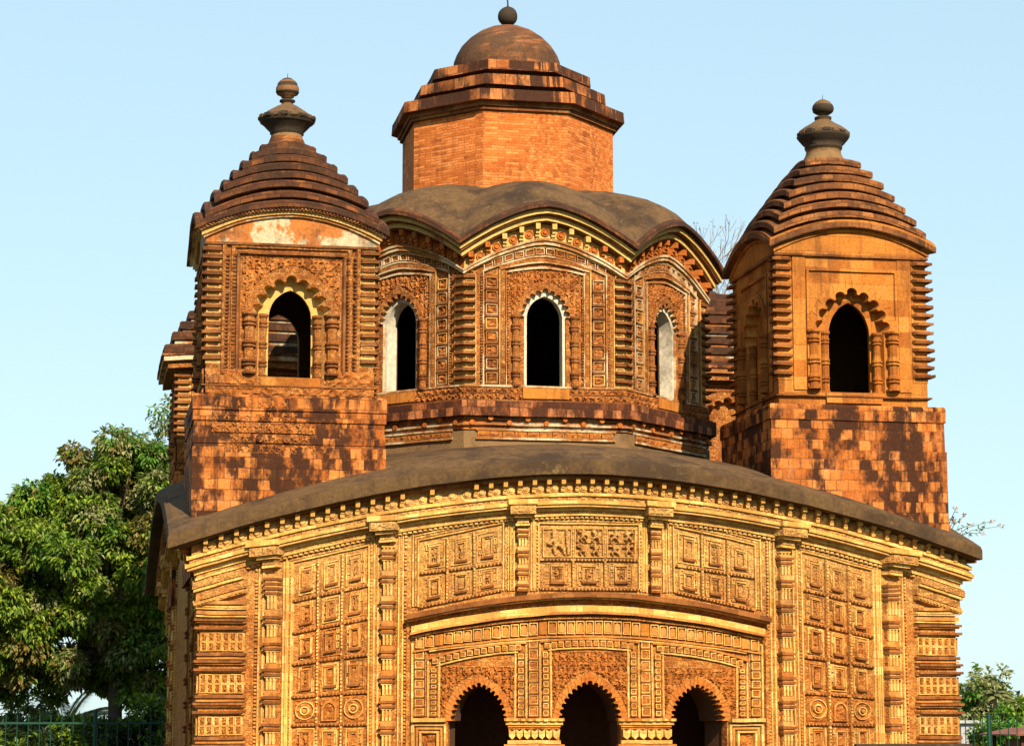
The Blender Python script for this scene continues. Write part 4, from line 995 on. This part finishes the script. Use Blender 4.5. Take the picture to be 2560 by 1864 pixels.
# ---- big tree behind the left corner
b = lambda x, y, z, rx, rz=None: (V((x, y, z)), rx, rz or rx * .85)
tree("mango_tree", "big dense green tree with drooping leaves rising left of the temple behind the fence", "tree", (-6.38, 18, -.05), (-6.45, 18, 2.9),
     [b(-8.7, 18, 5.3, 1.35), b(-7.75, 18.2, 5.95, 1.2), b(-6.75, 18, 6.75, 1.25), b(-5.9, 18.2, 6.8, 1.1), b(-6.1, 17.6, 5.7, 1.3), b(-7.2, 17.4, 4.95, 1.45), b(-8.5, 17.6, 4.1, 1.35), b(-6.0, 17.5, 4.45, 1.25),
      b(-5.75, 17.6, 3.4, 1.0), b(-6.85, 17.5, 3.75, 1.15), b(-7.85, 17.6, 3.45, 1.1), b(-9.7, 18, 4.6, 1.6), b(-4.9, 18.4, 5.2, 1.4), b(-5.0, 18.2, 3.6, 1.2), b(-6.9, 19.2, 5.4, 1.9), b(-5.6, 17.3, 2.7, .75), b(-6.6, 18.6, 2.9, .9), b(-8.2, 17.8, 2.75, .7, .45), b(-9.2, 17.9, 2.9, .9, .5), b(-7.3, 17.2, 2.75, .5, .4), b(-5.7, 17.4, 1.95, .7), b(-6.2, 18.8, 2.2, .7), b(-8.9, 18.2, 2.35, .6, .4), b(-7.8, 18.4, 2.3, .45, .35)],
     165, .15, .033, ['leaf', 'leaf', 'leafm', 'leafb', 'leafo', 'leaf', 'leafy'], .2, droop=.6)
tree("feathery_tree", "light feathery tree peeping out beside the back left tower", "tree", (-4.4, 25, -.6), (-4.4, 25, 5.0),
     [b(-4.9, 25, 9.0, 1.0), b(-5.25, 25, 8.2, .8), b(-4.4, 25.2, 7.6, 1.5), b(-5.0, 25, 6.6, 1.2), b(-5.55, 25, 7.3, .7)], 26, .2, .035, ['leafb', 'leafo'], .16, droop=.4, clump=7)
# low dark shrubs and a palm under the tree
for i, (x, y, z, r, lab) in enumerate(((-9.0, 16.2, .75, 1.0, "dark low bush behind the fence at the left edge"), (-7.5, 16.6, .9, .95, "dark low bush behind the fence left of the mango trunk"), (-5.6, 16.4, 1.05, 1.1, "dark bush behind the fence right of the mango trunk"), (-8.3, 20.5, 1.0, 1.25, "taller dark bush under the palm at left"))):
    tree("shrub", lab, "shrub", (x, y, -.05 if y < 18 else -.3), (x, y, .3), [b(x, y, z, r, r * .8), b(x + .5, y + .2, z + .2, r * .7), b(x - .6, y - .1, z - .1, r * .8)], 120, .15, .036, ['leafd', 'leafd', 'leaf', 'leafo'] if i == 3 else ['leafd', 'leafd', 'leaf'], .06, group="dark bushes along the left fence", droop=.2, clump=8)
def palm(name, label, base, h, n, L, m, droop=1.0):
    root = thing(name, label, "palm tree", base); t = MB(); t.tube([V((0, 0, -.2)), V((.05, 0, h * .5)), V((0, .05, h))], .13, .10, 'palebark', 8); t.build("trunk", root)
    c = MB()
    for i in range(n):
        a = 2 * math.pi * i / n + rnd() * .2; el = random.uniform(.1, 1.2); d = V((math.cos(a) * math.cos(el), math.sin(a) * math.cos(el), math.sin(el))); pts = []
        for k in range(9): s = k / 8 * L; pts.append(V((0, 0, h)) + d * s + V((0, 0, -droop * .35 * s * s / L)))
        c.tube(pts, .018, .005, m, 4)
        for k in range(1, 9):
            for j in range(6):
                p = pts[k - 1].lerp(pts[k], j / 6); ax = (pts[k] - pts[k - 1]).normalized(); sd = ax.cross(V((0, 0, 1))).normalized()
                for sg in (-1, 1): leaf(c, p, sd * sg + ax * .7 + V((0, 0, -.35)), V((0, 0, 1)), L * .32 * (1 - abs(k / 8 - .45)), .022, m)
    c.build("crown", root)
palm("palm_tree", "small pale fan of palm fronds seen through the gap under the mango tree", (-7.5, 22, -.6), 2.0, 34, 1.6, 'leafo')
# leafless tree behind the temple
def bare_tree():
    base = V((8.6, 22, -.4)); root = thing("bare_tree", "tall bare tree with thin twigs and few dry leaves behind the temple", "tree", base); t = MB(); lf = MB()
    def grow(p, d, L, r, n):
        pts = [p]; q = p; dd = d
        for k in range(4): dd = (dd + rvec() * .16 + V((0, 0, .05))).normalized(); q = q + dd * L / 4; pts.append(q)
        t.tube(pts, r, r * .6, 'palebark', 5)
        if n <= 1:
            if random.random() < .35: leaf(lf, q + rvec() * .12, rvec() + V((0, 0, -.3)), V((0, 0, 1)), .10, .022, 'twigleaf')
        if n == 0: return
        for k in range(2 if n > 3 else 3):
            j = random.choice((2, 3, 4)) if k else 4
            grow(pts[j], (dd * .9 + rvec() * .75 + V((0, 0, .12))).normalized(), L * random.uniform(.6, .8), max(r * .55, .007), n - 1)
    t.tube([V((0, 0, -.2)), V((.1, 0, 4)), V((-.1, 0, 9.0))], .17, .10, 'palebark', 8)
    random.seed(21)
    for d, L in ((V((-.32, 0, 1)), 2.1), (V((.12, .1, 1)), 2.0), (V((-.05, -.2, 1)), 1.8)): grow(V((-.1, 0, 9.0)), d.normalized(), L, .065, 5)
    t.build("trunk", root); lf.build("crown", root)
bare_tree()
# flowering sprigs on the right-hand eave corner
def sprig():
    base = V((5.62, .6, 4.28)); root = thing("wild_plant", "thin wild plant with pale pink flower heads growing on the right eave corner", "plant", base); s = MB(); f = MB(); random.seed(4)
    for tip in ((.12, -.25, .5), (.22, -.3, .38), (.3, -.35, .24), (.62, -.4, .30), (.75, -.4, .22), (.48, -.35, .12), (.1, -.2, .3)):
        tip = V(tip); pts = [V((0, 0, -.05)), tip * .5 + V((0, 0, .06)), tip]; s.tube(pts, .008, .004, 'leafb', 4)
        for _ in range(8):
            p = pts[1].lerp(pts[2], random.random()); leaf(f, p, rvec(), V((0, 0, 1)), .075, .018, random.choice(['leafb', 'leafb', 'pinkleaf']))
        for _ in range(10): leaf(f, tip + rvec() * .035, rvec(), V((0, 0, 1)), .05, .016, 'pinkleaf')
    s.build("stem", root); f.build("foliage", root)
sprig()

# ---- right background
for i, (x, y, zt, r, lab, m) in enumerate(((38.4, 80, 4.3, 1.35, "round light green tree just right of the temple wall far behind", ['leafo', 'leafb', 'leafo']), (37.2, 84, 3.4, 1.2, "olive tree half hidden by the right temple corner", ['leafo', 'leafo', 'leaf']),
                                        (39.9, 78, 3.3, 1.2, "olive tree at the right edge above the kiosk", ['leafo', 'leaf']), (40.2, 82, 2.4, 1.0, "low bushy tree between the round tree and the right edge tree", ['leafo', 'leaf']))):
    tree("far_tree", lab, "tree", (x, y, -1.2), (x, y, zt - 2.2), [b(x, y, zt - r * .8, r), b(x + .5, y, zt - r * 1.5, r * .9), b(x - .6, y + .2, zt - r * 1.6, r * .95)], 22, .34, .10, m, .15, group="far trees on the right", droop=.3, clump=8)
palm("palm_tree", "small far palm with drooping brown fronds right of the round tree", (37.45, 76, -1.2), 4.0, 22, 1.1, 'leafo', 1.6)
for i, (x, y, z, r, lab) in enumerate(((21.9, 37, .95, .7, "bright green leafy bush behind the right fence beside the kiosk"), (21.6, 38, .35, .6, "green bush behind the right fence by the temple corner"), (23.6, 42, 1.5, .75, "green bush behind the kiosk roof"))):
    tree("leafy_bush", lab, "shrub", (x, y, -1.2), (x, y, -.6), [b(x, y, z, r), b(x + .4, y, z - .5, r), b(x - .4, y, z - .5, r), b(x, y, z - .9, r * 1.1)], 60, .2, .055, ['leafb', 'leafb', 'leaf'], .05, group="bushes behind the right fence", droop=.3, clump=8)
hb_ = thing("white_building", "low white building behind the bushes on the right", "building", (29.6, 60, -1.2)); mb = MB()
mb.box(-1.1, 1.2, -2, 2, 0, 2.75, 'wallw'); mb.build("wall", hb_); mb = MB(); mb.box(-1.3, 1.4, -2.2, 2.2, 2.75, 2.87, 'wallw'); mb.build("roof_slab", hb_)
for x in (-.7, .5): mb = MB(); mb.box(x, x + .6, -2.03, -1.9, 1.3, 2.3, 'dark'); mb.build("window", hb_)
kx, ky = 21.6, 34
k_ = thing("kiosk", "small kiosk with red sheet hip roof at the right edge", "kiosk", (kx, ky, -1.2)); mb = MB()
M_ = [(1.45, 2.40, 2.40, 1, 'sheet'), (1.45, 2.44, 2.44, 1, 'sheet'), (.75, 2.62, 2.62, 1, 'sheet'), (.04, 2.70, 2.70, 1, 'sheet')]
mb.loft(0, 0, 4, [(.04, 2.40, 2.40, 1, 'dark')] + M_, 6); mb.build("roof", k_)
for sx in (-1, 1):
    for sy in (-1, 1): mb = MB(); mb.box(sx * 1.1 - .06, sx * 1.1 + .06, sy * 1.1 - .06, sy * 1.1 + .06, 0, 2.42, 'dark'); mb.build("post", k_)
mb = MB(); mb.box(-.8, .9, -.7, .9, 0, 2.3, 'stone'); mb.build("booth_wall", k_)

# ---- green iron fences
def fence(label, x0, x1, y, top, posts, pitch, rail=.16):
    r = thing("iron_fence", label, "fence", ((x0 + x1) / 2, y, 0)); cx = (x0 + x1) / 2; mb = MB(); n = int((x1 - x0) / pitch)
    for i in range(n + 1): x = x0 - cx + i * pitch; mb.tube([V((x, 0, 0)), V((x, 0, top))], .011, .011, 'fence', 6)
    for z in (.25, top - rail): mb.box(x0 - cx, x1 - cx, -.015, .015, z - .02, z + .02, 'fence')
    mb.build("bars", r)
    for p in posts: mb = MB(); mb.tube([V((p - cx, 0, -.1)), V((p - cx, 0, top + .06)), V((p - cx, 0, top + .08))], .045, .04, 'fence', 10); mb.build("post", r)
fence("green iron fence with thin bars under the mango tree, left of the temple", -16.3, -5.4, 14, 1.74, (-15.5, -12.6, -9.73, -6.84), .215)
fence("green iron fence with thin bars right of the temple", 11.0, 18.2, 16, 1.72, (12.54, 15.5), .20, 1.0)
# ---- low board whose top edge just enters the frame
bd = thing("low_board", "dark flat edge of a low board standing in front of the temple's right half", "board", (3.71, -3.0, 0)); mb = MB()
mb.box(-.8, .8, -.05, .05, .55, 1.315, 'vase'); mb.build("board_panel", bd)
for x in (-.7, .7): mb = MB(); mb.box(x - .035, x + .035, .05, .12, 0, 1.2, 'iron'); mb.build("post", bd)
